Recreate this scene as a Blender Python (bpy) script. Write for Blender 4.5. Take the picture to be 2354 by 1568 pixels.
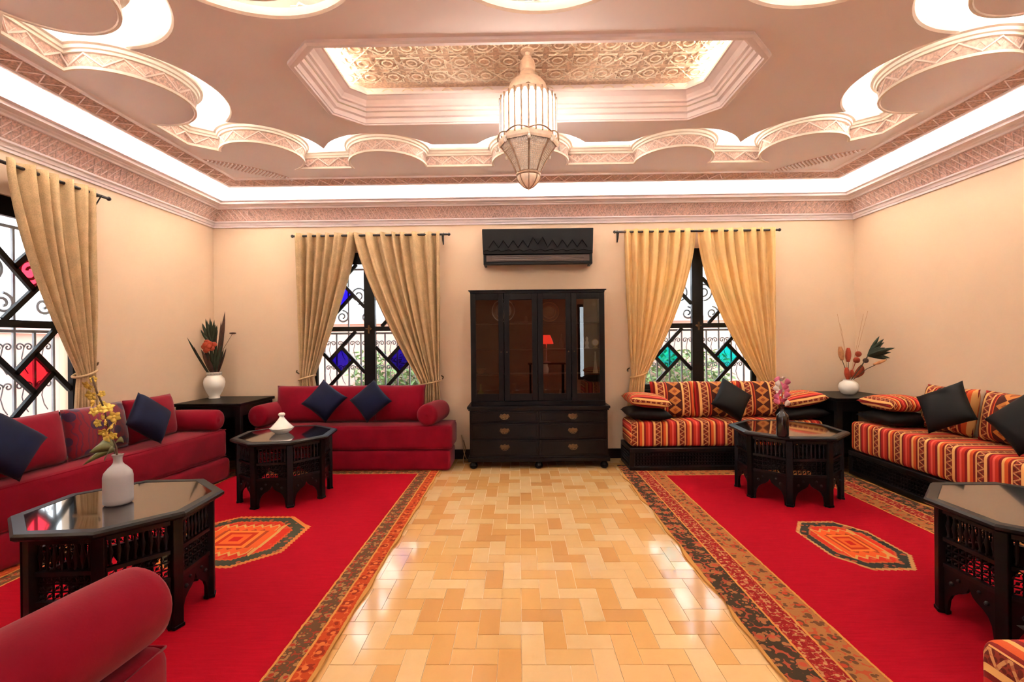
import bpy, bmesh, math, random
from mathutils import Vector, Matrix, geometry
random.seed(7)
for o in list(bpy.data.objects): bpy.data.objects.remove(o)
SC = bpy.context.scene
COL = SC.collection
PI = math.pi
# ------------------------------------------------------------------ camera
FPX = 1080.0
YAW, ROLL, CH = 0.014, 0.010, 1.5
Fv = Vector((-math.sin(YAW), math.cos(YAW), 0)); R0 = Vector((math.cos(YAW), math.sin(YAW), 0)); U0 = Vector((0, 0, 1))
Rv = R0*math.cos(ROLL) - U0*math.sin(ROLL); Uv = U0*math.cos(ROLL) + R0*math.sin(ROLL)
cam = bpy.data.cameras.new('camera'); camo = bpy.data.objects.new('camera', cam); COL.objects.link(camo)
cam.sensor_fit = 'HORIZONTAL'; cam.sensor_width = 36; cam.lens = FPX*36/2354; cam.clip_start = 0.02; cam.clip_end = 200
camo.matrix_world = Matrix(((Rv.x, Uv.x, -Fv.x, 0), (Rv.y, Uv.y, -Fv.y, 0), (Rv.z, Uv.z, -Fv.z, CH), (0, 0, 0, 1)))
SC.camera = camo
# ------------------------------------------------------------------ view and world
SC.view_settings.view_transform = 'Standard'; SC.view_settings.look = 'None'; SC.view_settings.gamma = 1
SC.view_settings.use_curve_mapping = False
SC.view_settings.exposure = 2.64
W = bpy.data.worlds.new('sky'); SC.world = W; W.use_nodes = True
bg = W.node_tree.nodes['Background']; bg.inputs[0].default_value = (0.86, 0.93, 1.0, 1); bg.inputs[1].default_value = 1.0
LED_OUT, LED_IN, LED_OCT, BULB = 25.0, 24.0, 7.0, 19.0

XL, XR, D, FR = -3.92, 4.25, 6.0, 0.76     # side walls, back wall, front wall of the salon
ZC = 3.72                                   # underside of the structural ceiling
def at(px, py, Y):
    """point at depth Y (room metres) on the sight line of a pixel of the 2354x1568 photograph"""
    d = Fv + Rv*((px-1177)/FPX) + Uv*((784-py)/FPX)
    k = Y/d.y
    return Vector((d.x*k, Y, CH + d.z*k))

# ------------------------------------------------------------------ object helpers
def tag(o, label=None, cat=None, group=None, kind=None):
    if label: o['label'] = label
    if cat: o['category'] = cat
    if group: o['group'] = group
    if kind: o['kind'] = kind
    return o
def empty(name, loc=(0, 0, 0), rz=0, label=None, cat=None, group=None, kind=None):
    o = bpy.data.objects.new(name, None); COL.objects.link(o); o.location = loc; o.rotation_euler = (0, 0, rz)
    o.empty_display_size = 0.1
    return tag(o, label, cat, group, kind)
def link(name, me, parent=None, loc=None, rot=None):
    o = bpy.data.objects.new(name, me); COL.objects.link(o)
    if parent: o.parent = parent
    if loc is not None: o.location = loc
    if rot is not None: o.rotation_euler = rot
    return o
def copy_tree(o, parent=None):
    c = o.copy(); COL.objects.link(c); c.parent = parent
    for ch in list(o.children): copy_tree(ch, c)
    return c
class MB:
    def __init__(s): s.v = []; s.f = []
    def add(s, vs, fs):
        n = len(s.v); s.v += [tuple(p) for p in vs]; s.f += [tuple(i+n for i in f) for f in fs]; return s
    def box(s, x0, x1, y0, y1, z0, z1, m=None):
        vs = [Vector((x, y, z)) for z in (z0, z1) for y in (y0, y1) for x in (x0, x1)]
        if m: vs = [m @ p for p in vs]
        return s.add(vs, [(0, 2, 3, 1), (4, 5, 7, 6), (0, 1, 5, 4), (2, 6, 7, 3), (0, 4, 6, 2), (1, 3, 7, 5)])
    def bar(s, a, b, w, h, up=(0, 0, 1)):
        a = Vector(a); b = Vector(b); d = (b-a).normalized(); up = Vector(up)
        r = d.cross(up)
        if r.length < 1e-5: r = d.cross(Vector((1, 0, 0)))
        r.normalize(); u = r.cross(d)
        vs = [p + r*(sx*w/2) + u*(sz*h/2) for p in (a, b) for sx, sz in ((-1, -1), (1, -1), (1, 1), (-1, 1))]
        return s.add(vs, [(0, 3, 2, 1), (4, 5, 6, 7), (0, 1, 5, 4), (1, 2, 6, 5), (2, 3, 7, 6), (3, 0, 4, 7)])
    def prism(s, poly, z0, z1, m=None):
        n = len(poly)
        vs = [Vector((p[0], p[1], z)) for z in (z0, z1) for p in poly]
        if m: vs = [m @ p for p in vs]
        return s.add(vs, [tuple(range(n))[::-1], tuple(range(n, 2*n))] + [(i, (i+1) % n, n+(i+1) % n, n+i) for i in range(n)])
    def lathe(s, prof, seg=20, c=(0, 0, 0), m=None, cap=True):
        vs = []; fs = []
        for r, z in prof:
            for k in range(seg):
                a = 2*PI*k/seg; vs.append(Vector((c[0]+r*math.cos(a), c[1]+r*math.sin(a), c[2]+z)))
        for i in range(len(prof)-1):
            for k in range(seg):
                fs.append((i*seg+k, i*seg+(k+1) % seg, (i+1)*seg+(k+1) % seg, (i+1)*seg+k))
        if cap:
            if prof[0][0] > 1e-4: fs.append(tuple(range(seg))[::-1])
            if prof[-1][0] > 1e-4: fs.append(tuple(range((len(prof)-1)*seg, len(prof)*seg)))
        if m: vs = [m @ p for p in vs]
        return s.add(vs, fs)
    def tube(s, pts, r, seg=6, closed=False, cap=True):
        pts = [Vector(p) for p in pts]; n = len(pts); rr = r if isinstance(r, (list, tuple)) else [r]*n
        vs = []; fs = []; prev = None
        for i, p in enumerate(pts):
            if closed: t = pts[(i+1) % n] - pts[i-1]
            else: t = pts[min(i+1, n-1)] - pts[max(i-1, 0)]
            t.normalize()
            if prev is None:
                a = Vector((0, 0, 1)) if abs(t.z) < .9 else Vector((1, 0, 0)); u = t.cross(a).normalized()
            else:
                u = prev - t*prev.dot(t)
                u = u.normalized() if u.length > 1e-6 else t.orthogonal().normalized()
            prev = u; w = t.cross(u)
            for k in range(seg):
                a = 2*PI*k/seg; vs.append(p + (u*math.cos(a) + w*math.sin(a))*rr[i])
        for i in range(n if closed else n-1):
            j = (i+1) % n
            for k in range(seg): fs.append((i*seg+k, i*seg+(k+1) % seg, j*seg+(k+1) % seg, j*seg+k))
        if cap and not closed: fs += [tuple(range(seg))[::-1], tuple(range((n-1)*seg, n*seg))]
        return s.add(vs, fs)
    def ball(s, c, r, seg=8, rings=5, sc=(1, 1, 1)):
        c = Vector(c); vs = [c + Vector((0, 0, -r*sc[2]))]; fs = []
        for i in range(1, rings):
            b = -PI/2 + PI*i/rings
            for k in range(seg):
                a = 2*PI*k/seg; vs.append(c + Vector((r*sc[0]*math.cos(b)*math.cos(a), r*sc[1]*math.cos(b)*math.sin(a), r*sc[2]*math.sin(b))))
        vs.append(c + Vector((0, 0, r*sc[2]))); L = len(vs)-1
        for k in range(seg):
            fs.append((0, 1+(k+1) % seg, 1+k)); fs.append((L, L-seg+k, L-seg+(k+1) % seg))
        for i in range(rings-2):
            for k in range(seg): fs.append((1+i*seg+k, 1+i*seg+(k+1) % seg, 1+(i+1)*seg+(k+1) % seg, 1+(i+1)*seg+k))
        return s.add(vs, fs)
    def sweep(s, path, prof, closed=True):
        """sweep profile [(offset to the left of the path, z)] along a 2D path"""
        n = len(path); nr = []
        for i in range(n):
            a = Vector(path[i]) - Vector(path[i-1]); b = Vector(path[(i+1) % n]) - Vector(path[i])
            if not closed and i == 0: a = b
            if not closed and i == n-1: b = a
            a.normalize(); b.normalize(); na = Vector((-a.y, a.x)); nb = Vector((-b.y, b.x)); m = na+nb
            if m.length < .3: m = na
            m.normalize(); nr.append(m/max(.55, m.dot(nb)))
        k = len(prof); vs = []; fs = []
        for i in range(n):
            for o, z in prof: vs.append((path[i][0]+nr[i].x*o, path[i][1]+nr[i].y*o, z))
        for i in range(n if closed else n-1):
            j = (i+1) % n
            for q in range(k-1): fs.append((i*k+q, j*k+q, j*k+q+1, i*k+q+1))
        return s.add(vs, fs)
    def mesh(s, name, mat=None, smooth=False):
        me = bpy.data.meshes.new(name); me.from_pydata(s.v, [], s.f); me.update()
        if mat: me.materials.append(mat)
        if smooth:
            me.polygons.foreach_set('use_smooth', [True]*len(me.polygons))
            if smooth is not True:
                try: me.set_sharp_from_angle(angle=math.radians(smooth))
                except Exception: pass
        return me
    def build(s, name, mat, parent=None, smooth=False, loc=None, rot=None, bevel=0, fix=False):
        me = s.mesh(name, mat, smooth)
        if fix:
            bm = bmesh.new(); bm.from_mesh(me); bmesh.ops.recalc_face_normals(bm, faces=bm.faces); bm.to_mesh(me); bm.free()
        o = link(name, me, parent, loc, rot)
        if bevel:
            b = o.modifiers.new('bevel', 'BEVEL'); b.width = bevel; b.segments = 2; b.limit_method = 'ANGLE'; b.angle_limit = math.radians(40)
        return o
def flat_poly(outer, holes, z):
    """triangulated flat polygon with holes"""
    rings = [[Vector((p[0], p[1], z)) for p in r] for r in [outer]+holes]
    tris = geometry.tessellate_polygon(rings)
    vs = [p for r in rings for p in r]
    return vs, [tuple(t) for t in tris]
def rounded_prism(name, poly, z0, z1, bev, mat, parent=None, seg=4, stripe=None, puff=0):
    bm = bmesh.new()
    lo = [bm.verts.new((p[0], p[1], z0)) for p in poly]; f = bm.faces.new(lo)
    r = bmesh.ops.extrude_face_region(bm, geom=[f]); up = [v for v in r['geom'] if isinstance(v, bmesh.types.BMVert)]
    for v in up: v.co.z = z1
    bmesh.ops.recalc_face_normals(bm, faces=bm.faces)
    bmesh.ops.bevel(bm, geom=list(bm.edges), offset=bev, segments=seg, profile=.5, affect='EDGES')
    me = bpy.data.meshes.new(name)
    bm.normal_update()
    vals = []
    if stripe:
        ax, end = stripe
        for fc in bm.faces:
            for l in fc.loops:
                c = l.vert.co; n = fc.normal; s = c[ax]
                if abs(n[ax]) > .75 and n.z < .6: s = c[ax] + (z1-c.z)*(1 if n[ax] > 0 else -1)
                vals.append(s)
    bm.to_mesh(me); bm.free()
    if stripe:
        at_ = me.attributes.new('stripe', 'FLOAT', 'CORNER'); at_.data.foreach_set('value', vals)
    me.polygons.foreach_set('use_smooth', [True]*len(me.polygons)); me.materials.append(mat)
    return link(name, me, parent)
def arc(cx, cy, r, a0, a1, n):
    return [(cx+r*math.cos(math.radians(a0+(a1-a0)*i/n)), cy+r*math.sin(math.radians(a0+(a1-a0)*i/n))) for i in range(n+1)]

# ------------------------------------------------------------------ materials
def s2l(c): return c/12.92 if c <= .04045 else ((c+.055)/1.055)**2.4
def rgb(h):
    if isinstance(h, (tuple, list)): return tuple(s2l(x/255) for x in h[:3])+(1,)
    return tuple(s2l(int(h[i:i+2], 16)/255) for i in (0, 2, 4))+(1,)
class NT:
    def __init__(s, name):
        s.m = bpy.data.materials.new(name); s.m.use_nodes = True; s.t = s.m.node_tree; s.p = s.t.nodes['Principled BSDF']; s.out = s.t.nodes['Material Output']
    def n(s, kind, ins=None, **kw):
        nd = s.t.nodes.new(kind)
        for k, v in kw.items(): setattr(nd, k, v)
        for k, v in (ins or {}).items(): s.set(nd.inputs[k], v)
        return nd
    def set(s, sock, v):
        if isinstance(v, bpy.types.NodeSocket): s.t.links.new(v, sock)
        elif isinstance(v, bpy.types.Node): s.t.links.new(v.outputs[0], sock)
        else: sock.default_value = v
    def math(s, op, a, b=0.0, c=0.0):
        nd = s.t.nodes.new('ShaderNodeMath'); nd.operation = op
        s.set(nd.inputs[0], a); s.set(nd.inputs[1], b)
        if op in ('MULTIPLY_ADD', 'COMPARE', 'SMOOTH_MIN', 'WRAP', 'PINGPONG'): s.set(nd.inputs[2], c)
        return nd.outputs[0]
    def mix(s, f, a, b):
        nd = s.t.nodes.new('ShaderNodeMix'); nd.data_type = 'RGBA'
        s.set(nd.inputs[0], f); s.set(nd.inputs[6], a); s.set(nd.inputs[7], b); return nd.outputs[2]
    def ramp(s, f, stops, mode='LINEAR'):
        nd = s.t.nodes.new('ShaderNodeValToRGB'); cr = nd.color_ramp; cr.interpolation = mode
        while len(cr.elements) < len(stops): cr.elements.new(.5)
        for e, (p, c) in zip(cr.elements, stops): e.position = p; e.color = c if len(c) == 4 else rgb(c)
        s.set(nd.inputs[0], f); return nd.outputs[0]
    def obj(s): return s.n('ShaderNodeTexCoord').outputs['Object']
    def xyz(s, v):
        nd = s.n('ShaderNodeSeparateXYZ', {0: v}); return nd.outputs[0], nd.outputs[1], nd.outputs[2]
    def noise(s, scale, detail=3, vec=None, rough=.5):
        d = {'Scale': scale, 'Detail': detail, 'Roughness': rough}
        if vec is not None: d['Vector'] = vec
        return s.n('ShaderNodeTexNoise', d).outputs['Fac']
    def bump(s, h, strength=.3, dist=.01):
        b = s.n('ShaderNodeBump', {'Height': h, 'Strength': strength, 'Distance': dist}); s.set(s.p.inputs['Normal'], b.outputs[0])
    def done(s, col=None, rough=.5, metal=0, spec=.5, sheen=0, coat=0):
        if col is not None: s.set(s.p.inputs['Base Color'], col)
        s.set(s.p.inputs['Roughness'], rough); s.p.inputs['Metallic'].default_value = metal; s.p.inputs['Specular IOR Level'].default_value = spec
        if sheen: s.p.inputs['Sheen Weight'].default_value = sheen; s.p.inputs['Sheen Roughness'].default_value = .45
        if coat: s.p.inputs['Coat Weight'].default_value = coat; s.p.inputs['Coat Roughness'].default_value = .08
        return s.m
def simple(name, col, rough=.5, metal=0, spec=.5, var=.12, scale=8, bump=0, bscale=60, sheen=0, coat=0):
    t = NT(name); c = rgb(col) if not (isinstance(col, tuple) and len(col) == 4) else col
    o = t.obj(); nz = t.noise(scale, 4, o)
    dk = tuple(x*(1-var) for x in c[:3])+(1,); lt = tuple(min(1, x*(1+var)) for x in c[:3])+(1,)
    cc = t.ramp(nz, [(.3, dk), (.7, lt)])
    if bump: t.bump(t.noise(bscale, 3, o), bump, .004)
    return t.done(cc, rough, metal, spec, sheen, coat)
def emit(name, col, strength):
    t = NT(name); t.p.inputs['Base Color'].default_value = rgb(col); t.p.inputs['Emission Color'].default_value = rgb(col); t.p.inputs['Emission Strength'].default_value = strength
    return t.m
def glassy(name, col, refl=.08, rough=.02):
    t = NT(name); tr = t.n('ShaderNodeBsdfTransparent', {0: col}); gl = t.n('ShaderNodeBsdfGlossy', {'Color': (1, 1, 1, 1), 'Roughness': rough})
    lw = t.n('ShaderNodeLayerWeight', {'Blend': .5}); f5 = t.math('POWER', lw.outputs['Facing'], 5.0)
    mx = t.n('ShaderNodeMixShader', {0: t.math('MINIMUM', t.math('MULTIPLY', t.math('MULTIPLY_ADD', f5, .96, .04), refl*10), .9), 1: tr, 2: gl})
    t.t.links.new(mx.outputs[0], t.out.inputs[0]); return t.m
MT = {}
MT['wall'] = simple('peach_plaster', (230, 200, 168), .75, var=.03, scale=1.5, bump=.06, bscale=40)
MT['wall_white'] = simple('white_plaster', (246, 236, 220), .8, var=.02)
MT['pink'] = simple('pink_ceiling_paint', (250, 242, 244), .7, var=.02, scale=2)
MT['mould'] = simple('pale_pink_moulding', (249, 236, 236), .6, var=.03)
MT['cream'] = simple('cream_moulding', (248, 234, 220), .6, var=.03)
MT['carved'] = simple('carved_stucco', (218, 182, 168), .8, var=.32, scale=55, bump=.8, bscale=70)
MT['carvedhi'] = simple('carved_stucco_ribbon', (244, 220, 210), .7, var=.05)
MT['amber'] = simple('amber_stucco', (236, 206, 182), .8, var=.25, scale=45, bump=.8, bscale=60)
MT['amberhi'] = simple('amber_stucco_ribbon', (252, 236, 216), .7, var=.05)
MT['black'] = simple('black_stained_wood', (8, 7, 8), .42, spec=.25, var=.4, scale=14, bump=.1, bscale=90)
MT['blackrail'] = simple('worn_black_wood', (14, 13, 14), .4, spec=.35, var=.4, scale=20)
MT['ebony'] = simple('dark_brown_wood', (9, 7, 7), .4, spec=.22, var=.35, scale=10)
MT['iron'] = simple('wrought_iron', (150, 152, 156), .5, var=.2)
MT['rod'] = simple('black_iron_rod', (36, 28, 26), .45, var=.2)
MT['brass'] = simple('aged_brass', (120, 98, 70), .35, metal=.9, var=.25, scale=40)
MT['silver'] = simple('pale_metal', (205, 190, 170), .35, metal=.7, var=.15, scale=30)
MT['red'] = simple('red_velvet', (132, 4, 30), .95, spec=.2, var=.16, scale=5, bump=.12, bscale=120, sheen=.12)
MT['reddark'] = simple('dark_red_velvet', (120, 6, 22), .85, var=.2, scale=6, sheen=.4)
MT['blue'] = simple('navy_velvet', (7, 13, 46), .8, spec=.25, var=.3, scale=7, sheen=.06)
MT['blackcloth'] = simple('black_satin', (9, 8, 9), .6, spec=.25, var=.3, scale=9)
MT['ceramic'] = simple('white_ceramic', (240, 234, 222), .3, var=.02, coat=.3)
MT['greyceramic'] = simple('grey_glazed_ceramic', (176, 172, 172), .35, var=.05, coat=.3)
MT['bottle'] = simple('dark_bottle_glass', (26, 26, 28), .18, var=.3, coat=.5)
MT['grout'] = simple('pale_grout', (236, 212, 168), .6, var=.05)
MT['leafdark'] = simple('dark_green_leaf', (52, 62, 42), .6, var=.3, scale=20)
MT['leaf'] = simple('olive_leaf', (112, 112, 66), .6, var=.25, scale=20)
MT['drybrown'] = simple('dried_brown_leaf', (86, 52, 38), .7, var=.3, scale=20)
MT['rust'] = simple('rust_flower', (176, 66, 36), .75, var=.25, scale=25)
MT['tan'] = simple('tan_seed_head', (190, 130, 84), .8, var=.2, scale=30)
MT['yellow'] = simple('yellow_petal', (238, 206, 96), .6, var=.15, scale=20)
MT['pinkfl'] = simple('pink_petal', (232, 120, 156), .6, var=.2, scale=20)
MT['stem'] = simple('brown_stem', (96, 74, 52), .7)
MT['clear'] = glassy('clear_glass', (.97, .98, .98, 1), .1)
MT['cabglass'] = glassy('cabinet_glass', (.62, .63, .63, 1), .16, .01)
MT['cyan'] = glassy('turquoise_glass', rgb((80, 228, 232)), .08)
MT['cobalt'] = glassy('cobalt_glass', rgb((80, 60, 205)), .08)
MT['ruby'] = glassy('ruby_glass', rgb((244, 110, 126)), .08)
MT['shadered'] = emit('red_lamp_shade', (255, 60, 40), 1.2)
def mk_tabletop():
    t = NT('smoked_glass_top'); return t.done(rgb((16, 13, 12)), .04, 0, .9, 0, 1.0)
MT['smoked'] = mk_tabletop()
def mk_curtain(name, col, trans, weave, lo=.78, hi=1.15):
    t = NT(name); o = t.obj(); nz = t.noise(9, 5, o, .65); nz2 = t.noise(140, 2, o)
    c = rgb(col); a = tuple(x*lo for x in c[:3])+(1,); b = tuple(min(1, x*hi) for x in c[:3])+(1,)
    cc = t.ramp(t.math('ADD', t.math('MULTIPLY', nz, 1-weave), t.math('MULTIPLY', nz2, weave)), [(.35, a), (.65, b)])
    df = t.n('ShaderNodeBsdfDiffuse', {0: cc}); tl = t.n('ShaderNodeBsdfTranslucent', {0: cc})
    mx = t.n('ShaderNodeMixShader', {0: trans, 1: df, 2: tl}); t.t.links.new(mx.outputs[0], t.out.inputs[0]); return t.m
MT['beige'] = mk_curtain('beige_chenille_curtain', (216, 184, 140), .15, .45)
MT['orange'] = mk_curtain('orange_voile_curtain', (255, 216, 154), .34, .1, .94, 1.04)
def mk_tile(name, island):
    t = NT(name)
    if island: r = t.n('ShaderNodeNewGeometry').outputs['Random Per Island']
    else: r = t.n('ShaderNodeObjectInfo').outputs['Random']
    o = t.n('ShaderNodeTexCoord').outputs['Object']
    g = t.n('ShaderNodeNewGeometry').outputs['Position']
    nz = t.noise(7, 5, g, .6)
    base = t.ramp(r, [(0, (234, 200, 148)), (.35, (231, 188, 128)), (.6, (227, 176, 106)), (.82, (219, 159, 84)), (1, (208, 146, 78))])
    col = t.mix(t.math('MULTIPLY', nz, .5), base, t.mix(nz, rgb((242, 214, 166)), rgb((218, 152, 80))))
    return t.done(col, t.math('MULTIPLY_ADD', nz, .14, .08), 0, .6, 0, .6)
MT['tile'] = mk_tile('honey_marble_tile', False); MT['tilestuff'] = mk_tile('honey_marble_tile_far', True)
STR = [(0, (140, 30, 24)), (.07, (226, 92, 40)), (.17, (240, 178, 104)), (.25, (140, 24, 26)), (.33, (206, 54, 34)), (.43, (236, 98, 78)), (.5, (200, 40, 36)), (.58, (128, 24, 22)), (.65, (240, 182, 110)), (.74, (108, 34, 26)), (.95, (238, 176, 106))]
def mk_stripe(name, src, period=.27, off=0.0, wide=False):
    t = NT(name); o = t.obj(); x, y, z = t.xyz(o)
    if src == 'attr': s = t.n('ShaderNodeAttribute', attribute_name='stripe').outputs['Fac']
    else: s = {'x': x, 'y': y, 'z': z}[src]
    fr = t.math('FRACT', t.math('ADD', t.math('DIVIDE', s, period), 20.0+off))
    col = t.ramp(fr, [(p, rgb(c)) for p, c in STR], 'CONSTANT')
    if src == 'attr': q = t.math('ADD', t.math('ADD', x, y), z); q = t.math('SUBTRACT', q, s)
    else: q = z if src == 'x' else x
    # small woven motif inside the dark band
    zig = t.math('PINGPONG', t.math('MULTIPLY', q, 1.0), .03)
    inb = t.math('MULTIPLY', t.math('GREATER_THAN', fr, .745), t.math('LESS_THAN', fr, .945))
    d = t.math('ABSOLUTE', t.math('SUBTRACT', t.math('MULTIPLY', t.math('SUBTRACT', fr, .745), .15), zig))
    motif = t.math('MULTIPLY', inb, t.math('LESS_THAN', d, .006))
    col = t.mix(motif, col, rgb((214, 150, 96)))
    vz = t.n('ShaderNodeTexVoronoi', {'Vector': o, 'Scale': 70.0})
    col = t.mix(t.math('MULTIPLY', inb, t.math('MULTIPLY', t.math('GREATER_THAN', vz.outputs['Distance'], .55), .6)), col, rgb((170, 60, 40)))
    if wide:   # broad brown column with stacked diamonds down the middle of a back cushion
        ax = t.math('ABSOLUTE', s if src != 'attr' else x)
        incol = t.math('LESS_THAN', ax, .085)
        dm = t.math('ADD', t.math('DIVIDE', ax, .075), t.math('DIVIDE', t.math('PINGPONG', t.math('ADD', z, 2.0), .055), .055))
        cc = t.mix(t.math('LESS_THAN', dm, 1.0), rgb((84, 34, 26)), rgb((206, 128, 62)))
        dm2 = t.math('LESS_THAN', dm, .42); cc = t.mix(dm2, cc, rgb((160, 84, 44)))
        col = t.mix(incol, col, cc)
    t.bump(t.noise(220, 2, o), .15, .003)
    return t.done(col, .85, 0, .3)
MT['stripe'] = mk_stripe('striped_kilim_seat', 'attr')
MT['stripex'] = mk_stripe('striped_kilim_cushion', 'x', .30, .38, True)
MT['stripearm'] = mk_stripe('striped_kilim_arm_cushion', 'y', .25, .2)
def mk_embroid():
    t = NT('embroidered_red_velvet'); o = t.obj(); v = t.n('ShaderNodeTexVoronoi', {'Vector': o, 'Scale': 9.0}); f = t.math('LESS_THAN', v.outputs['Distance'], .36)
    w = t.n('ShaderNodeTexWave', {'Vector': o, 'Scale': 9.0, 'Distortion': 9.0, 'Detail': 2.0}); l = t.math('LESS_THAN', w.outputs['Fac'], .12)
    c = t.mix(t.math('MULTIPLY', f, .85), rgb((128, 8, 30)), rgb((38, 26, 62))); c = t.mix(t.math('MULTIPLY', l, .6), c, rgb((70, 30, 60)))
    return t.done(c, .85, 0, .4, .4)
MT['embroid'] = mk_embroid()
def mk_rug(name, w, l, bands, med, seedoff):
    """rug in local coordinates: x across (0..w), y along (0..l); bands = [(d0, colour, motif colour, motif2, voronoi scale)] from the outer edge inwards"""
    t = NT(name); o = t.obj(); x, y, z = t.xyz(o)
    dx = t.math('MINIMUM', x, t.math('SUBTRACT', w, x)); dy = t.math('SUBTRACT', l, y); d = t.math('MINIMUM', dx, dy)
    d = t.math('ADD', d, t.math('MULTIPLY', t.math('SUBTRACT', t.noise(25, 3, o), .5), .012))
    st = t.n('ShaderNodeMapping', {'Vector': o, 'Scale': (2.0, 26.0, 1.0)}); nz = t.noise(3, 4, st.outputs[0], .6); nz2 = t.noise(1.3, 2, o)
    field = t.mix(t.math('ADD', t.math('MULTIPLY', nz, .7), t.math('MULTIPLY', nz2, .3)), rgb((136, 3, 22)), rgb((196, 14, 36)))
    col = field
    for d0, base, m1, m2, vs in reversed(bands):
        v = t.n('ShaderNodeTexVoronoi', {'Vector': o, 'Scale': vs, 'Randomness': .45}); f1 = v.outputs['Distance']
        ang = t.n('ShaderNodeTexVoronoi', {'Vector': o, 'Scale': vs*2.7, 'Randomness': .7}).outputs['Distance']
        pet = t.math('LESS_THAN', t.math('ADD', f1, t.math('MULTIPLY', ang, .55)), .56)
        ring = t.math('LESS_THAN', f1, .16)
        line = t.math('GREATER_THAN', ang, .62)
        c = t.mix(pet, rgb(base), rgb(m1)); c = t.mix(ring, c, rgb(m2)); c = t.mix(t.math('MULTIPLY', line, .75), c, rgb(m2))
        c = t.mix(t.math('MULTIPLY', nz, .25), c, rgb((90, 30, 20)))
        col = t.mix(t.math('LESS_THAN', d, d0), col, c)
    for d0 in [b[0] for b in bands]:
        col = t.mix(t.math('LESS_THAN', t.math('ABSOLUTE', t.math('SUBTRACT', d, d0)), .006), col, rgb((206, 140, 70)))
    col = t.mix(t.math('LESS_THAN', d, .016), col, rgb((196, 140, 74)))
    # medallion: stretched octagon rings
    mx, my, hw, hl, cols = med
    ax = t.math('ABSOLUTE', t.math('SUBTRACT', x, mx)); ay = t.math('ABSOLUTE', t.math('SUBTRACT', y, my))
    u = t.math('DIVIDE', ax, hw); vv = t.math('DIVIDE', ay, hl)
    oc = t.math('MAXIMUM', t.math('MAXIMUM', u, vv), t.math('DIVIDE', t.math('ADD', u, vv), 1.5))
    oc = t.math('ADD', oc, t.math('MULTIPLY', t.math('PINGPONG', t.math('ADD', x, y), .02), 1.4))
    saw = t.math('MULTIPLY', t.math('PINGPONG', x, .035), 5.0)
    inner = t.math('MAXIMUM', t.math('DIVIDE', ax, hw*.60), t.math('DIVIDE', ay, hl*.66)); inner = t.math('ADD', inner, t.math('MULTIPLY', saw, t.math('GREATER_THAN', vv, .35)))
    mcol = t.ramp(t.math('MULTIPLY', oc, .5), [(0, rgb(cols[0])), (.38, rgb(cols[1])), (.40, rgb(cols[2])), (.49, rgb(cols[3])), (.53, rgb(cols[3]))], 'CONSTANT')
    icol = t.ramp(inner, [(0, rgb((196, 36, 30))), (.14, rgb((222, 96, 40))), (.3, rgb((190, 50, 28))), (.42, rgb((230, 120, 50))), (.55, rgb((170, 64, 36))), (.66, rgb((224, 92, 42))), (.9, rgb((206, 150, 84)))], 'CONSTANT')
    vm = t.n('ShaderNodeTexVoronoi', {'Vector': o, 'Scale': 17.0}); sp = t.math('LESS_THAN', vm.outputs['Distance'], .3)
    mcol = t.mix(t.math('MULTIPLY', sp, .65), mcol, rgb((196, 92, 54)))
    mcol = t.mix(t.math('LESS_THAN', inner, 1.0), mcol, icol)
    col = t.mix(t.math('LESS_THAN', oc, 1.06), col, mcol)
    t.bump(t.noise(180, 2, o), .25, .004)
    return t.done(col, .95, 0, .1)
# ================================================================== SETTING
HR = -3.2                                     # rear wall of the hall behind the camera
WIN = [('back', at(848, 700, D).x), ('back', at(1605, 700, D).x), ('left', 3.42)]
WHALF, WZ0, WZ1, WT = .74, .86, 2.66, .2
# ---- walls with window openings
def wall_with_holes(name, a0, a1, z0, z1, holes, fn, mat):
    m = MB(); xs = sorted({a0, a1, *[h[0] for h in holes], *[h[1] for h in holes]})
    for i in range(len(xs)-1):
        p, q = xs[i], xs[i+1]; hs = [h for h in holes if h[0] <= p+1e-6 and h[1] >= q-1e-6]
        if not hs: fn(m, p, q, z0, z1)
        else:
            h = hs[0]
            if h[2] > z0: fn(m, p, q, z0, h[2])
            if h[3] < z1: fn(m, p, q, h[3], z1)
    return tag(m.build(name, mat), kind='structure')
bh = [(c-WHALF, c+WHALF, WZ0, WZ1) for s, c in WIN if s == 'back']
wall_with_holes('wall_back', XL-WT, XR+WT, 0, ZC, bh, lambda m, p, q, a, b: m.box(p, q, D, D+WT, a, b), MT['wall'])
wall_with_holes('wall_left', HR, D, 0, ZC, [(WIN[2][1]-WHALF, WIN[2][1]+WHALF, WZ0, WZ1)], lambda m, p, q, a, b: m.box(XL-WT, XL, p, q, a, b), MT['wall'])
wall_with_holes('wall_right', HR, D, 0, ZC, [], lambda m, p, q, a, b: m.box(XR, XR+WT, p, q, a, b), MT['wall'])
wall_with_holes('wall_front', XL, XR, 0, ZC, [(-1.2, 1.45, 0, 2.9)], lambda m, p, q, a, b: m.box(p, q, FR-.12, FR, a, b), MT['wall'])
wall_with_holes('wall_rear', XL-WT, XR+WT, 0, ZC, [(-3.1, -1.5, .3, 2.6), (1.8, 3.4, .3, 2.6)], lambda m, p, q, a, b: m.box(p, q, HR-WT, HR, a, b), MT['wall'])
bb = MB(); bb.box(XL, XR, D-.02, D, 0, .12); tag(bb.build('baseboard_back', MT['black']), kind='structure')
bb = MB(); bb.box(XL, XL+.02, FR, D-.02, 0, .12); tag(bb.build('baseboard_left', MT['black']), kind='structure')
bb = MB(); bb.box(XR-.02, XR, FR, D-.02, 0, .12); tag(bb.build('baseboard_right', MT['black']), kind='structure')

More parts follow.
